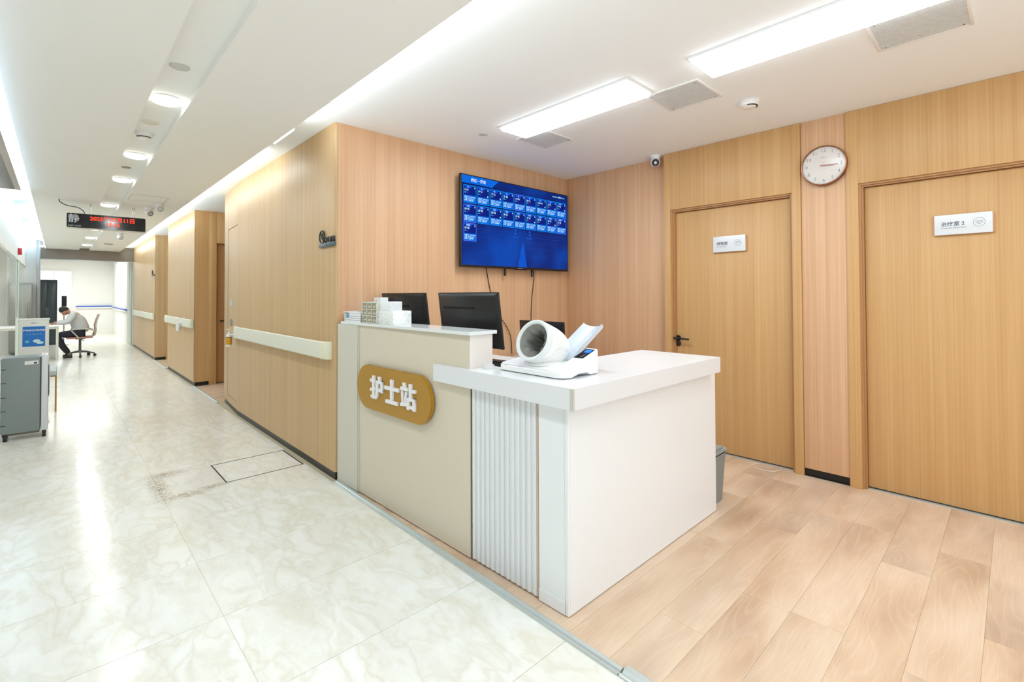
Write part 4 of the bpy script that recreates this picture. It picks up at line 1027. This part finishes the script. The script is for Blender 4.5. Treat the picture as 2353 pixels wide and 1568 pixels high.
# ---------------- door signs
def door_sign(lab, y0, y1, z0, z1, cn, en, icon):
    t = thing('door_sign', lab, 'sign', (LX - .0005, (y0 + y1) / 2, (z0 + z1) / 2))
    w, h = abs(y1 - y0), z1 - z0
    b = B(); b.box(-.014, -.0005, -w / 2 - .006, w / 2 + .006, -h / 2 + .001, h / 2 - .001); obj('backing', b, mat('sign_tan', (206, 160, 120), .45), t)
    b = B(); b.box(-.022, -.014, -w / 2, w / 2, -h / 2, h / 2, bev=.0008); obj('plate', b, mat('sign_plate', (222, 226, 230), .25), t)
    ink = mat('sign_ink', (60, 74, 90), .5); ink2 = mat('sign_line', (150, 160, 170), .5)
    text('lettering', cn, h * .235, ink, FACE_NX, (-.0224, w / 2 - w * .115, h * .02), t, ext=.0002, bold=.0004)
    text('lettering', en, h * .10, mat('sign_ink2', (110, 118, 136), .5), FACE_NX, (-.0224, w / 2 - w * .115, -h * .16), t, ext=.0002)
    b = B(); cy, cz, rr_ = -w / 2 + w * .22, h * .03, h * .21
    ring = [(-.0226, cy + rr_ * math.cos(2 * PI * k / 40), cz + rr_ * math.sin(2 * PI * k / 40)) for k in range(41)]; b.sweep(ring, h * .008, 6)
    if icon == 'box':
        s_ = rr_ * .5
        b.sweep([(-.0226, cy - s_, cz + s_ * .9), (-.0226, cy - s_, cz - s_ * .9), (-.0226, cy + s_, cz - s_ * .9), (-.0226, cy + s_, cz + s_ * .9), (-.0226, cy - s_, cz + s_ * .9)], h * .012, 6)
        b.sweep([(-.0226, cy, cz + s_ * .9), (-.0226, cy, cz + s_ * .1)], h * .014, 6); b.sweep([(-.0226, cy - s_, cz + s_ * .45), (-.0226, cy + s_, cz + s_ * .45)], h * .008, 6)
    else:
        s_ = rr_ * .6; hp = []
        for k in range(4, 40):
            a = 2 * PI * k / 40; hp.append((-.0226, cy - s_ * .06 * 16 * math.sin(a) ** 3, cz + s_ * .052 * (13 * math.cos(a) - 5 * math.cos(2 * a) - 2 * math.cos(3 * a) - math.cos(4 * a))))
        b.sweep(hp, h * .010, 6)
        b.sweep([(-.0226, cy + s_ * .5, cz - s_ * .15), (-.0226, cy + s_ * .25, cz + s_ * .05), (-.0226, cy, cz - s_ * .1), (-.0226, cy - s_ * .3, cz + s_ * .2)], h * .009, 6)
    obj('pictogram', b, ink2, t)
door_sign('white storage room sign on the left door', 1.453, 1.707, 1.636, 1.763, '储物室', 'Storage Room', 'box')
door_sign('white treatment room sign on the right door', .085, .338, 1.650, 1.770, '治疗室 2', 'Treatment Room No.2', 'heart')

# ---------------- no smoking sign
def no_smoke(y0, y1, z0, lab, full=True):
    t = thing('no_smoking_sign', lab, 'sign', (1.414, (y0 + y1) / 2, z0))
    w = y1 - y0
    b = B(); b.box(-.016, -.001, -w / 2, w / 2, 0, .028, bev=.001); b.mi = 0; obj('base_bar', b, mat('slate_bar', (74, 88, 96), .35), t)
    b = B(); cy, cz, rr_ = w / 2 - .048, .028 + .048, .046
    b.sweep([(-.009, cy + rr_ * math.cos(2 * PI * k / 32), cz + rr_ * math.sin(2 * PI * k / 32)) for k in range(33)], .005, 8)
    b.sweep([(-.009, cy + rr_ * .7, cz + rr_ * .7), (-.009, cy - rr_ * .7, cz - rr_ * .7)], .005, 8)
    b.box(-.012, -.006, cy - .034, cy + .034, cz - .006, cz + .004)
    b.sweep([(-.009, cy - .02, cz + .01), (-.009, cy - .012, cz + .02), (-.009, cy - .02, cz + .03)], .004, 6); obj('no_smoking_symbol', b, black_pl, t)
    if full:
        text('lettering', '禁止吸烟', .044, black_pl, FACE_NX, (-.009, w / 2 - .098, .028 + .020), t, ext=.003, bold=.0008, sx=1.0)
        text('lettering', 'NO SMOKING', .009, mat('bar_print', (60, 70, 78), .5), FACE_NX, (-.0165, .03, .014), t, ext=.0002)
no_smoke(3.275, 3.555, 1.648, 'dark no smoking sign with cut out characters near the corner of the wood wall')
no_smoke(12.0, 12.28, 1.70, 'small dark no smoking sign on the far wood wall', False)

# ---------------- handrails
def handrail(ya, yb, lab, joint=None, z0=.843, z1=.968):
    t = thing('handrail', lab, 'handrail', (1.415, ya, (z0 + z1) / 2), group='cream handrails on the wood walls')
    h = (z1 - z0) / 2; L_ = yb - ya
    def sec(d0=0): return [(-.001, -h + .012), (-.03, -h + .004), (-.046, -h), (-.055, -h + .008), (-.058, 0), (-.055, h - .008), (-.046, h), (-.03, h - .004), (-.001, h - .012)]
    b = B(); b.prism(sec(), 'y', .085, L_ - .085); obj('rail', b, rail_m, t)
    for s_, e in ((1, 0), (-1, L_)):
        b = B(); n = 6; rings = []
        for k in range(n + 1):
            a = PI / 2 * k / n; yy = .085 - .083 * math.sin(a); sc_ = math.cos(a) ** .55 if k < n else .05
            rings.append([b.bm.verts.new((x * max(sc_, .05) - .001, e + s_ * yy, z * 1.02)) for x, z in sec()])
        for A_, C_ in zip(rings, rings[1:]):
            for i in range(len(A_) - 1): b.bm.faces.new((A_[i], A_[i + 1], C_[i + 1], C_[i]))
        b.bm.faces.new(rings[0]); b.bm.faces.new(rings[-1])
        bmesh.ops.recalc_face_normals(b.bm, faces=b.bm.faces); obj('end_cap', b, rail_cap, t)
    return t
handrail(3.345, 5.80, 'long cream handrail on the nearest wood wall')
handrail(8.13, 10.38, 'cream handrail on the middle wood wall carrying a white cup', z0=.832, z1=.955)
handrail(11.99, 15.3, 'cream handrail on the farthest wood wall', z0=.815, z1=.945)
# soap bottle on its bracket
sb = thing('soap_dispenser', 'hand gel bottle with amber liquid on a bracket beside the near handrail end', 'bottle', (1.352, 5.90, .742))
b = B(); b.lathe([(.026, 0), (.028, .004), (.028, .12), (.024, .132), (.012, .138)], seg=20); obj('bottle', b, mat('bottle_white', (232, 230, 222), .3), sb)
b = B(); b.lathe([(.0286, .022), (.0288, .024), (.0288, .10), (.0286, .102)], seg=20); obj('amber_label', b, mat('amber', (206, 150, 30), .25), sb)
b = B(); b.lathe([(.0288, .098), (.0292, .099), (.0292, .106), (.0288, .107)], seg=20); obj('dark_band', b, mat('dark_band', (80, 66, 60), .4), sb)
b = B(); b.lathe([(.014, .138), (.014, .152), (.005, .154), (.005, .178)], seg=14); b.sweep([(0, 0, .178), (0, .0, .186), (-.012, .006, .188), (-.022, .01, .182)], .005, 8); obj('pump', b, white_pl, sb)
b = B(); b.box(.030, .036, -.03, .03, .0, .13, bev=.001); b.box(.0, .036, -.035, -.030, .125, .14); b.sweep([(.03, -.03, .13), (.03, -.09, .135), (.03, -.12, .15)], .008, 8); obj('bracket', b, white_pl, sb)
cu = thing('cup_holder', 'white cup hanging on the middle handrail', 'cup', (1.325, 8.75, .765))
b = B(); b.lathe([(.026, 0), (.028, .003), (.031, .11), (.034, .112), (.034, .116)], seg=20); obj('cup', b, white_pl, cu)
b = B(); b.box(.03, .036, -.03, .03, .08, .19); b.box(.03, .09, -.03, .03, .188, .194); obj('hook', b, white_pl, cu)

# ---------------- grey bin and wire on the wood floor
bn = thing('trash_bin', 'grey plastic bin with lid behind the counter end', 'bin', (2.985, 1.385, 0))
b = B(); b0 = rrect(.155, .19, .02, 4); b1 = rrect(.185, .225, .022, 4)
lo = [b.bm.verts.new((x, y, .0)) for x, y in b0]; mi = [b.bm.verts.new((x, y, .028)) for x, y in b0]; hi = [b.bm.verts.new((x, y, .30)) for x, y in b1]
for A_, C_ in ((lo, mi), (mi, hi)):
    for i in range(len(A_)): b.bm.faces.new((A_[i], A_[(i + 1) % len(A_)], C_[(i + 1) % len(A_)], C_[i]))
b.bm.faces.new(lo[::-1]); obj('bin_body', b, mat('bin_grey', (132, 138, 138), .5), bn)
b = B(); b.prism(rrect(.18, .218, .02, 4), 'z', .299, .309); obj('liner', b, black_pl, bn)
b = B(); b.prism(rrect(.20, .24, .025, 4), 'z', .309, .325, bev=.004); b.prism(rrect(.16, .20, .02, 4), 'z', .325, .333, bev=.003); obj('lid', b, mat('lid_grey', (150, 158, 158), .4), bn)
cable('white_wire', [(3.90, 1.36, .004), (3.80, 1.385, .004), (3.76, 1.33, .005), (3.755, 1.27, .004), (3.80, 1.215, .005), (3.88, 1.205, .004), (3.905, 1.22, .004)], .0022, mat('wire_white', (236, 226, 214), .5), 'thin white wire looped on the wood floor by the left door', 'wire')

# ================================================================== CORRIDOR CEILING DISPLAY
led = thing('led_display', 'hanging black display with red date and time letters', 'display', (.44, 7.75, 2.205), R(-2))
b = B(); b.prism(rrect(.745, .172, .016, 5), 'y', -.022, .022, bev=.002); obj('case', b, mat('display_black', (24, 26, 32), .12), led)
b = B(); b.prism(rrect(.752, .012, .005, 3), 'y', -.024, .024); o = obj('lower_rail', b, mat('rail_pale', (214, 206, 192), .4), led); o.location = (0, 0, -.091)
red = em('led_red', (255, 58, 36), 2.2)
text('date_text', '2025年07月11日', .062, red, FACE_NY, (-.165, -.0235, .034), led, ext=.0004, bold=.0014, sx=1.0)
text('time_text', '15:16', .062, red, FACE_NY, (-.02, -.0235, -.026), led, ext=.0004, bold=.0014)
text('quiet_text', '静', .105, mat('led_grey', (200, 205, 212), .4), FACE_NY, (-.31, -.0235, .018), led, ext=.0004, bold=.0015, align='CENTER')
text('quiet_text', 'KEEP QUIET', .022, mat('led_grey', (200, 205, 212), .4), FACE_NY, (-.30, -.0235, -.064), led, ext=.0004, align='CENTER')
b = B()
for xx in (-.16, .245, .262): b.cyl((xx, 0, .085), (xx, 0, SZ - 2.205), .003, seg=8)
obj('hanging_rod', b, steel, led)
cable('display_cable', [(.0, 7.60, SZ), (.01, 7.60, SZ - .03), (.07, 7.66, SZ - .055), (.16, 7.72, SZ - .06), (.21, 7.74, SZ - .09), (.23, 7.75, SZ - .125)], .005, mat('cable_blue', (52, 66, 84), .5), 'dark cable drooping from the ceiling to the hanging display')

# ================================================================== LEFT SIDE
# canopy with dark glossy underside
cn = thing('canopy', 'overhead canopy box with dark glossy underside and glowing edge at the left', 'canopy', (-.6, 5.0, 2.30))
b = B(); b.box(-.68, .315, -8.0, 1.95, .12, .30, bev=0); 
b.bm.free(); b = B(); b.box(-.68, .318, -8.0, 2.0, .095, .30); obj('box', b, white_wall, cn)
b = B(); b.box(-.5, .318, -8.0, 2.0, .085, .095); obj('border', b, mat('canopy_border', (190, 182, 178), .4), cn)
b = B(); b.box(-.5, .275, -7.9, 1.96, .0835, .0848); obj('dark_panel', b, mat('canopy_dark', (84, 88, 92), .15), cn)
b = B(); b.box(.318, .326, -8.0, 2.005, .086, .100, bev=.002); obj('led_strip', b, glow_led, cn)
ls = thing('led_strip', 'blue white light strip along the left edge of the corridor ceiling', 'light strip', (-.22, 6, SZ))
b = B(); b.box(-.011, -.001, -6.0, 9.6, .0, .012, bev=.002); obj('strip', b, glow_led, ls)
for y0_ in (9.7, 11.2, 12.7):
    o = obj('recess_panel', B().box(-.08, .08, -.45, .45, -.01, 0, bev=.002), mat('recess_grey', (176, 196, 200), .6)); o.location = (-.36, y0_, 2.6); tag(o, 'pale grey panel in the left ceiling recess, %s one' % {9.7: 'nearest', 11.2: 'middle', 12.7: 'farthest'}[y0_], 'ceiling panel', 'grey panels in the left ceiling recess')
# posts and glass of the reception partition
gp = thing('glass_partition', 'clear glass partition with slim posts at the left side of the corridor', 'partition', (-.56, 9, 0))
b = B(); b.box(-.006, .006, 1.5, 4.0, .9, 1.98); obj('pane', b, glass, gp)
b = B(); b.box(-.006, .006, 4.06, 5.9, .9, 1.98); obj('pane', b, glass, gp)
b = B(); b.box(-.02, .02, 4.0, 4.05, 0, 1.98); obj('post', b, mat('post_green', (190, 202, 194), .4), gp)
o = obj('column', B().box(-.035, .035, -.035, .035, 0, 2.6, bev=.005), steel); o.location = (-.335, 15.6, 0); tag(o, 'slim steel column at the left of the far opening', 'column')
o = thing('fire_alarm', 'red fire alarm box on the left fascia', 'alarm', (-.538, 12.6, 2.12))
b = B(); b.box(0, .05, -.06, .06, -.06, .06, bev=.008); obj('housing', b, mat('alarm_red', (190, 30, 50), .35), o)
b = B(); b.cyl((.05, 0, 0), (.056, 0, 0), .03); obj('call_button', b, white_pl, o)
# reception desk with table top
rd = thing('reception_table', 'long white table at the left where the person sits', 'table', (-.7, 13.6, 0))
b = B(); b.box(-.9, .725, -.3, .42, .675, .70, bev=.002); obj('tabletop', b, white_pl, rd)
b = B(); b.box(-.80, .672, -.275, -.26, .635, .6745); obj('apron', b, mat('apron_grey', (214, 214, 204), .4), rd)
for q in ((.675, -.28), (.675, .36), (-.85, -.28), (-.85, .36)):
    b = B(); b.box(q[0], q[0] + .04, q[1], q[1] + .04, 0, .6745, bev=.003); obj('leg', b, mat('leg_pale', (206, 206, 196), .4), rd)
b = B(); b.box(-.16, .16, -.11, .11, 0, .004, bev=.001); o = obj('paper', b, mat('paper_white', (240, 241, 242), .6)); o.location = (-.12, 13.62, .7005); tag(o, 'sheets of white paper under the hands of the person', 'paper')
# black cabinet and grey cabinet beyond
bc = thing('black_cabinet', 'tall dark cabinet in the bright room behind the seated person', 'cabinet', (-.20, 17.2, 0))
b = B(); b.box(-.185, .185, 0, .5, .03, 1.72, bev=.006); obj('body', b, mat('cab_dark', (40, 50, 58), .3), bc)
for k in (-1, 1):
    b = B(); b.box(min(0, k * .175) + .004 * (k > 0), max(0, k * .175) - .004 * (k < 0), -.012, 0, .08, 1.68, bev=.003); obj('door', b, mat('cab_door', (52, 64, 72), .25), bc)
b = B(); b.box(-.02, -.012, -.022, -.012, .8, 1.0); b.box(.012, .02, -.022, -.012, .8, 1.0); obj('handle', b, steel, bc)
gc = thing('grey_cabinet', 'brushed grey refrigerator cabinet at the far left', 'cabinet', (-.60, 15.22, 0))
b = B(); b.box(-.18, .17, 0, .5, .03, 1.60, bev=.006); obj('body', b, mat('cab_grey', (136, 136, 130), .3, metal=.5), gc)
b = B(); b.box(-.175, .165, -.014, 0, .08, 1.55, bev=.003); obj('door', b, mat('cab_grey2', (150, 150, 144), .3, metal=.4), gc)
b = B(); b.box(.12, .135, -.04, -.014, .7, 1.1, bev=.003); obj('handle', b, steel, gc)
# bright window in the far room
wn = B(); wn.box(-.5, .30, 21.56, 21.6, .95, 2.1); o = struct('window_1', wn, em('window_glow', (244, 250, 255), 1.6))
b = B()
for q in ((-.54, .34, .91, .95), (-.54, .34, 2.1, 2.14), (-.54, -.5, .95, 2.1), (.30, .34, .95, 2.1), (-.12, -.08, .95, 2.1)): b.box(q[0], q[1], 21.54, 21.6, q[2], q[3])
obj('window_frame', b, white_pl, o)
fr_ = thing('far_handrail', 'white and blue wall rail in the bright far room', 'handrail', (.85, 21.58, .93))
b = B(); b.box(-.42, .50, -.05, .0, -.055, -.005, bev=.004); obj('rail', b, white_pl, fr_)
b = B(); b.box(-.42, .50, -.055, .0, -.005, .028, bev=.003); obj('blue_cap', b, mat('rail_blue', (40, 90, 190), .4), fr_)
fr2 = thing('far_handrail', 'white and blue wall rail on the right side wall of the far room', 'handrail', (1.383, 18.8, .90))
b = B(); b.box(-.05, 0, -2.0, 2.2, -.055, -.005, bev=.004); obj('rail', b, white_pl, fr2)
b = B(); b.box(-.055, 0, -2.0, 2.2, -.005, .022, bev=.003); obj('blue_cap', b, mat('rail_blue', (40, 90, 190), .4), fr2)
fm = thing('small_screen', 'small black screen standing beyond the seated person', 'monitor', (.12, 17.4, 0))
b = B(); b.box(-.05, .05, -.01, .01, 1.02, 1.30, bev=.003); obj('screen', b, black_pl, fm)
b = B(); b.cyl((0, 0, .01), (0, 0, 1.02), .012); b.cyl((0, 0, 0), (0, 0, .01), .1); obj('stand', b, steel, fm)

# ---------------- poster stand
ps = thing('poster_stand', 'white floor stand with a blue notice poster behind the air cooler', 'stand', (-.177, 7.0, 0), R(2))
b = B(); b.box(-.112, .112, -.012, .012, .02, 1.065, bev=.003); obj('board', b, mat('stand_white', (226, 228, 222), .4), ps)
b = B(); b.box(-.118, .118, -.016, .016, 1.05, 1.07, bev=.003); obj('top_rail', b, white_pl, ps)
b = B(); b.box(-.12, .12, -.12, .12, 0, .02, bev=.003); obj('foot', b, white_pl, ps)
b = B(); b.box(-.083, .083, -.0145, -.0125, .78, .985); obj('poster', b, mat('poster_blue', (22, 112, 196), .5), ps)
text('poster_text', '移动支付扫码缴费', .020, white_pl, FACE_NY, (0, -.0150, .945), ps, ext=.0002, bold=.0004, align='CENTER')
text('poster_text', '扫一扫 先就诊后付费', .012, mat('poster_pale', (150, 205, 235), .5), FACE_NY, (0, -.0150, .905), ps, ext=.0002, align='CENTER')
text('poster_text', '温馨提示', .012, mat('poster_teal', (60, 140, 150), .5), FACE_NY, (0, -.0130, 1.02), ps, ext=.0002, align='CENTER')
b = B(); b.ball((-.05, -.014, .83), .017, .0015, .015); b.mi = 1; b.ball((.02, -.014, .835), .03, .0015, .018); b.ball((.045, -.014, .815), .03, .0015, .014); obj('poster_print', b, [mat('poster_green', (90, 190, 190), .5), mat('poster_pale2', (200, 228, 240), .5)], ps)
# ---------------- air cooler
ac = thing('air_cooler', 'grey and white upright air cooler on castors at the left edge', 'air cooler', (-.215, 6.32, 0), 0)
b = B(); b.box(-.15, .105, -.12, .12, .06, .745, bev=.018); obj('body', b, mat('cooler_grey', (132, 142, 142), .45), ac)
b = B(); b.box(.108, .155, -.122, .122, .06, .755, bev=.012); obj('front_shell', b, mat('cooler_white', (216, 220, 226), .35), ac)
b = B(); b.box(.153, .160, -.085, .085, .36, .65, bev=.006); obj('air_grille', b, black_pl, ac)
b = B()
for k in range(9): b.box(.158, .166, -.08, .08, .385 + k * .028, .392 + k * .028)
obj('louver', b, mat('louver_pale', (200, 190, 186), .4), ac)
b = B(); b.prism([(.10, .74), (.158, .70), (.158, .725), (.11, .765)], 'y', -.11, .11, bev=.002); obj('control_panel', b, white_pl, ac)
b = B()
for z_ in (.14, .27, .39, .52, .64): b.box(-.149, -.115, -.1215, -.1195, z_, z_ + .005)
obj('side_slot', b, black_pl, ac)
b = B(); b.box(.0, .09, -.1225, -.1195, .675, .708); b.mi = 1; b.box(.06, .08, -.123, -.1225, .68, .695); obj('sticker', b, [mat('sticker_white', (226, 228, 226), .5), mat('print_dark', (70, 70, 72), .6)], ac)
b = B(); b.box(-.14, .10, -.10, .10, .045, .06); obj('chassis', b, mat('chassis', (110, 100, 92), .5), ac)
for q in ((-.12, -.10), (.13, -.09), (-.12, .10), (.13, .09)):
    b = B(); b.cyl((q[0] - .012, q[1], .022), (q[0] + .012, q[1], .022), .022, seg=16); b.box(q[0] - .014, q[0] + .014, q[1] - .012, q[1] + .012, .036, .06); obj('castor', b, black_pl, ac)
# ---------------- stool
st = thing('stool', 'low stool with pale seat and golden metal legs behind the air cooler', 'stool', (-.16, 7.75, 0))
b = B(); b.box(-.16, .16, -.30, .28, .40, .46, bev=.02); obj('seat', b, mat('seat_grey', (184, 196, 202), .6), st)
for q in ((.15, -.28), (.15, .24), (-.15, -.28), (-.15, .24)):
    b = B(); b.box(q[0] - .008, q[0] + .008, q[1] - .008, q[1] + .008, 0, .40); obj('leg', b, mat('gold_leg', (170, 130, 60), .3, metal=.6), st)
b = B(); b.box(.144, .156, -.28, .24, .10, .112); b.box(-.156, -.144, -.28, .24, .10, .112); b.box(-.15, .15, -.286, -.274, .39, .40); obj('stretcher', b, mat('gold_leg', (170, 130, 60), .3, metal=.6), st)
# things on the table left
for k, (x_, y_, c_) in enumerate(((-.30, 13.6, (196, 112, 96)), (-.52, 13.7, (214, 170, 160)))):
    o = thing('flower_pot', ('reddish potted plant on the white table near the column', 'pink potted plant farther left on the white table')[k], 'plant', (x_, y_, .7005))
    b = B(); b.lathe([(.03, 0), (.045, .06), (.047, .065)], seg=16); obj('pot', b, white_pl, o)
    b = B()
    rr = random.Random(k)
    for i in range(26):
        a = rr.uniform(0, 6.28); r_ = rr.uniform(0, .055); b.ball((r_ * math.cos(a), r_ * math.sin(a), .085 + rr.uniform(0, .06)), .016, .012, .01, seg=6)
    obj('blossom', b, mat('petal_%d' % k, c_, .6), o)['kind'] = 'stuff'

# ---------------- office chair
oc = thing('office_chair', 'swivel chair with pink mesh back and seat under the seated person', 'chair', (.35, 13.82, 0), 0)
pinkm = mat('pink_mesh', (176, 128, 116), .7); fr_g = mat('chair_grey', (190, 186, 176), .4)
b = B(); b.box(-.22, .20, -.21, .21, .395, .43, bev=.014); obj('seat', b, pinkm, oc)
b = B()
pr = [(.20, .46), (.235, .55), (.225, .66), (.25, .78), (.285, .885)]
for (xa, za), (xb, zb) in zip(pr, pr[1:]): b.prism([(xa, za), (xb, zb), (xb + .012, zb), (xa + .012, za)], 'y', -.185, .185)
obj('backrest', b, pinkm, oc)
b = B()
for s_ in (-1, 1): b.sweep([(.16, s_ * .10, .40), (.235, s_ * .16, .46), (.25, s_ * .195, .56), (.242, s_ * .195, .66), (.265, s_ * .195, .78), (.30, s_ * .19, .89)], .012, 8)
b.sweep([(.30, -.19, .89), (.305, 0, .895), (.30, .19, .89)], .012, 8); b.sweep([(.24, -.18, .52), (.24, .18, .52)], .014, 8); obj('back_frame', b, fr_g, oc)
for s_ in (-1, 1):
    b = B(); b.sweep([(-.02, s_ * .21, .405), (-.06, s_ * .25, .46), (-.14, s_ * .25, .57), (-.13, s_ * .25, .60), (.10, s_ * .25, .60), (.22, s_ * .22, .56)], .013, 8); obj('armrest', b, fr_g, oc)
b = B(); b.cyl((0, 0, .10), (0, 0, .38), .022); b.box(-.08, .08, -.08, .08, .375, .395); b.sweep([(.02, -.05, .37), (.05, -.2, .35)], .008, 8); obj('gas_lift', b, mat('chair_dark', (84, 90, 92), .4), oc)
for k in range(5):
    a = R(-90 + 72 * k); d = Vector((math.cos(a), math.sin(a), 0))
    b = B(); b.sweep([(0, 0, .11), tuple(d * .12 + Vector((0, 0, .10))), tuple(d * .25 + Vector((0, 0, .06)))], [.024, .019, .014], 8); lg = obj('leg', b, mat('chair_dark', (84, 90, 92), .4), oc)
    n_ = Vector((-d.y, d.x, 0)); p = d * .25 + Vector((0, 0, .026)); b = B(); b.cyl(tuple(p - n_ * .02), tuple(p + n_ * .02), .026, seg=14); obj('castor', b, black_pl, lg)

# ---------------- seated person
def skin_mesh(name, verts, edges, radii, m, parent, root=0, sub=1):
    me = bpy.data.meshes.new(name); me.from_pydata(verts, edges, []); o = bpy.data.objects.new(name, me); COL.objects.link(o)
    md = o.modifiers.new('s', 'SKIN'); md.use_smooth_shade = True; md.branch_smoothing = .4
    for i, v in enumerate(me.skin_vertices[0].data):
        r_ = radii[i]; v.radius = r_ if hasattr(r_, '__len__') else (r_, r_); v.use_root = (i == root)
    sb_ = o.modifiers.new('u', 'SUBSURF'); sb_.levels = sub; sb_.render_levels = sub
    dg = bpy.context.evaluated_depsgraph_get(); nm = bpy.data.meshes.new_from_object(o.evaluated_get(dg))
    bpy.data.objects.remove(o); nm.materials.clear(); nm.materials.append(m); nm.name = name
    for p in nm.polygons: p.use_smooth = True
    q = bpy.data.objects.new(name, nm); COL.objects.link(q); q.parent = parent
    return q
pe = thing('person', 'person in light grey shirt and dark trousers bent over the white table writing', 'person', (.33, 13.80, .0))
skin_c = mat('skin', (186, 134, 110), .55); shirt = mat('grey_shirt', (196, 198, 200), .75); trous = mat('dark_trousers', (26, 30, 44), .75); hair_c = mat('black_hair', (26, 24, 26), .6)
Vs = [(.04, 0, .50), (.03, 0, .62), (-.02, 0, .78), (-.09, 0, .90), (-.145, 0, .955), (-.185, 0, .975)]
Es = [(0, 1), (1, 2), (2, 3), (3, 4), (4, 5)]; Rs = [(.10, .13), (.095, .125), (.10, .14), (.075, .10), (.045, .045), (.05, .05)]
for s_ in (-1, 1):
    i = len(Vs); Vs += [(-.09, s_ * .15, .90), (-.17, s_ * .22, .75), (-.36, s_ * .15, .735), (-.40, s_ * .13, .728)]; Es += [(3, i), (i, i + 1), (i + 1, i + 2), (i + 2, i + 3)]; Rs += [.055, .042, .026, .024]
    i = len(Vs); Vs += [(.03, s_ * .085, .50), (-.33, s_ * .11, .48), (-.26, s_ * .11, .25), (-.14, s_ * .11, .07)]; Es += [(0, i), (i, i + 1), (i + 1, i + 2), (i + 2, i + 3)]; Rs += [.085, .058, .048, .036]
skin_mesh('body', Vs, Es, Rs, skin_c, pe)
gr_ = 1.12
sv = Vs[:4] + [(-.135, 0, .945)]; se = [(0, 1), (1, 2), (2, 3), (3, 4)]; sr = [tuple(v * 1.22 for v in r_) for r_ in Rs[:4]] + [.07]
for s_ in (-1, 1):
    i = len(sv); sv += [(-.09, s_ * .15, .90), (-.17, s_ * .22, .752), (-.35, s_ * .155, .738)]; se += [(3, i), (i, i + 1), (i + 1, i + 2)]; sr += [.074, .057, .036]
skin_mesh('shirt', sv, se, sr, shirt, pe, sub=2)
tv_ = [(.04, 0, .51)]; te = []; tr = [(.085, .11)]
for s_ in (-1, 1):
    i = len(tv_); tv_ += [(.02, s_ * .09, .50), (-.33, s_ * .11, .48), (-.26, s_ * .11, .25), (-.15, s_ * .11, .08)]; te += [(0, i), (i, i + 1), (i + 1, i + 2), (i + 2, i + 3)]; tr += [.09, .068, .058, .05]
skin_mesh('trousers', tv_, te, tr, trous, pe, sub=2)
for s_ in (-1, 1):
    b = B(); b.box(-.25, -.10, s_ * .11 - .035, s_ * .11 + .035, .0, .055, bev=.02); obj('shoe', b, black_pl, pe)
hm = Matrix.Rotation(R(-62), 4, 'Y')
hd = bpy.data.objects.new('head', None)
b = B(); b.ball((0, 0, 0), .072, .062, .088, seg=22); b.ball((-.055, 0, -.035), .028, .036, .035, seg=12)
b.sweep([(-.070, 0, .005), (-.084, 0, -.018), (-.074, 0, -.024)], [.007, .012, .006], 8)
for s_ in (-1, 1): b.ball((.0, s_ * .062, -.01), .012, .006, .02, seg=8)
bmesh.ops.transform(b.bm, matrix=Matrix.Translation((-.225, 0, .985)) @ hm, verts=b.bm.verts); obj('head', b, skin_c, pe)
b = B()
for s_ in (-1, 1): b.ball((-.068, s_ * .022, .005), .006, .009, .005, seg=8)
b.box(-.083, -.078, -.014, .014, -.047, -.043)
bmesh.ops.transform(b.bm, matrix=Matrix.Translation((-.225, 0, .985)) @ hm, verts=b.bm.verts); obj('eyes_and_mouth', b, hair_c, pe)
b = B(); b.ball((.010, 0, .020), .078, .069, .083, seg=22)
bmesh.ops.bisect_plane(b.bm, geom=b.bm.verts[:] + b.bm.edges[:] + b.bm.faces[:], plane_co=(0, 0, -.005), plane_no=(.62, 0, .8), clear_inner=True)
bmesh.ops.transform(b.bm, matrix=Matrix.Translation((-.225, 0, .985)) @ hm, verts=b.bm.verts); obj('hair', b, hair_c, pe)
for s_ in (-1, 1):
    w0 = Vector((-.40, s_ * .13, .722)); hv = [tuple(w0), tuple(w0 + Vector((-.045, -s_ * .012, -.004)))]; he = [(0, 1)]; hr = [.018, (.024, .012)]
    for k in range(4):
        off = (k - 1.5) * .013; ln = (.040, .048, .045, .034)[k]
        i = len(hv); p0 = Vector(hv[1]) + Vector((-.012, off, 0))
        hv += [tuple(p0), tuple(p0 + Vector((-ln * .6, 0, .004))), tuple(p0 + Vector((-ln, 0, -.008)))]; he += [(1, i), (i, i + 1), (i + 1, i + 2)]; hr += [.0075, .0065, .0055]
    i = len(hv); p0 = w0 + Vector((-.02, -s_ * .022, 0)); hv += [tuple(p0), tuple(p0 + Vector((-.025, -s_ * .014, -.002))), tuple(p0 + Vector((-.042, -s_ * .012, -.006)))]; he += [(0, i), (i, i + 1), (i + 1, i + 2)]; hr += [.009, .0075, .006]
    skin_mesh('hand', hv, he, hr, skin_c, pe)
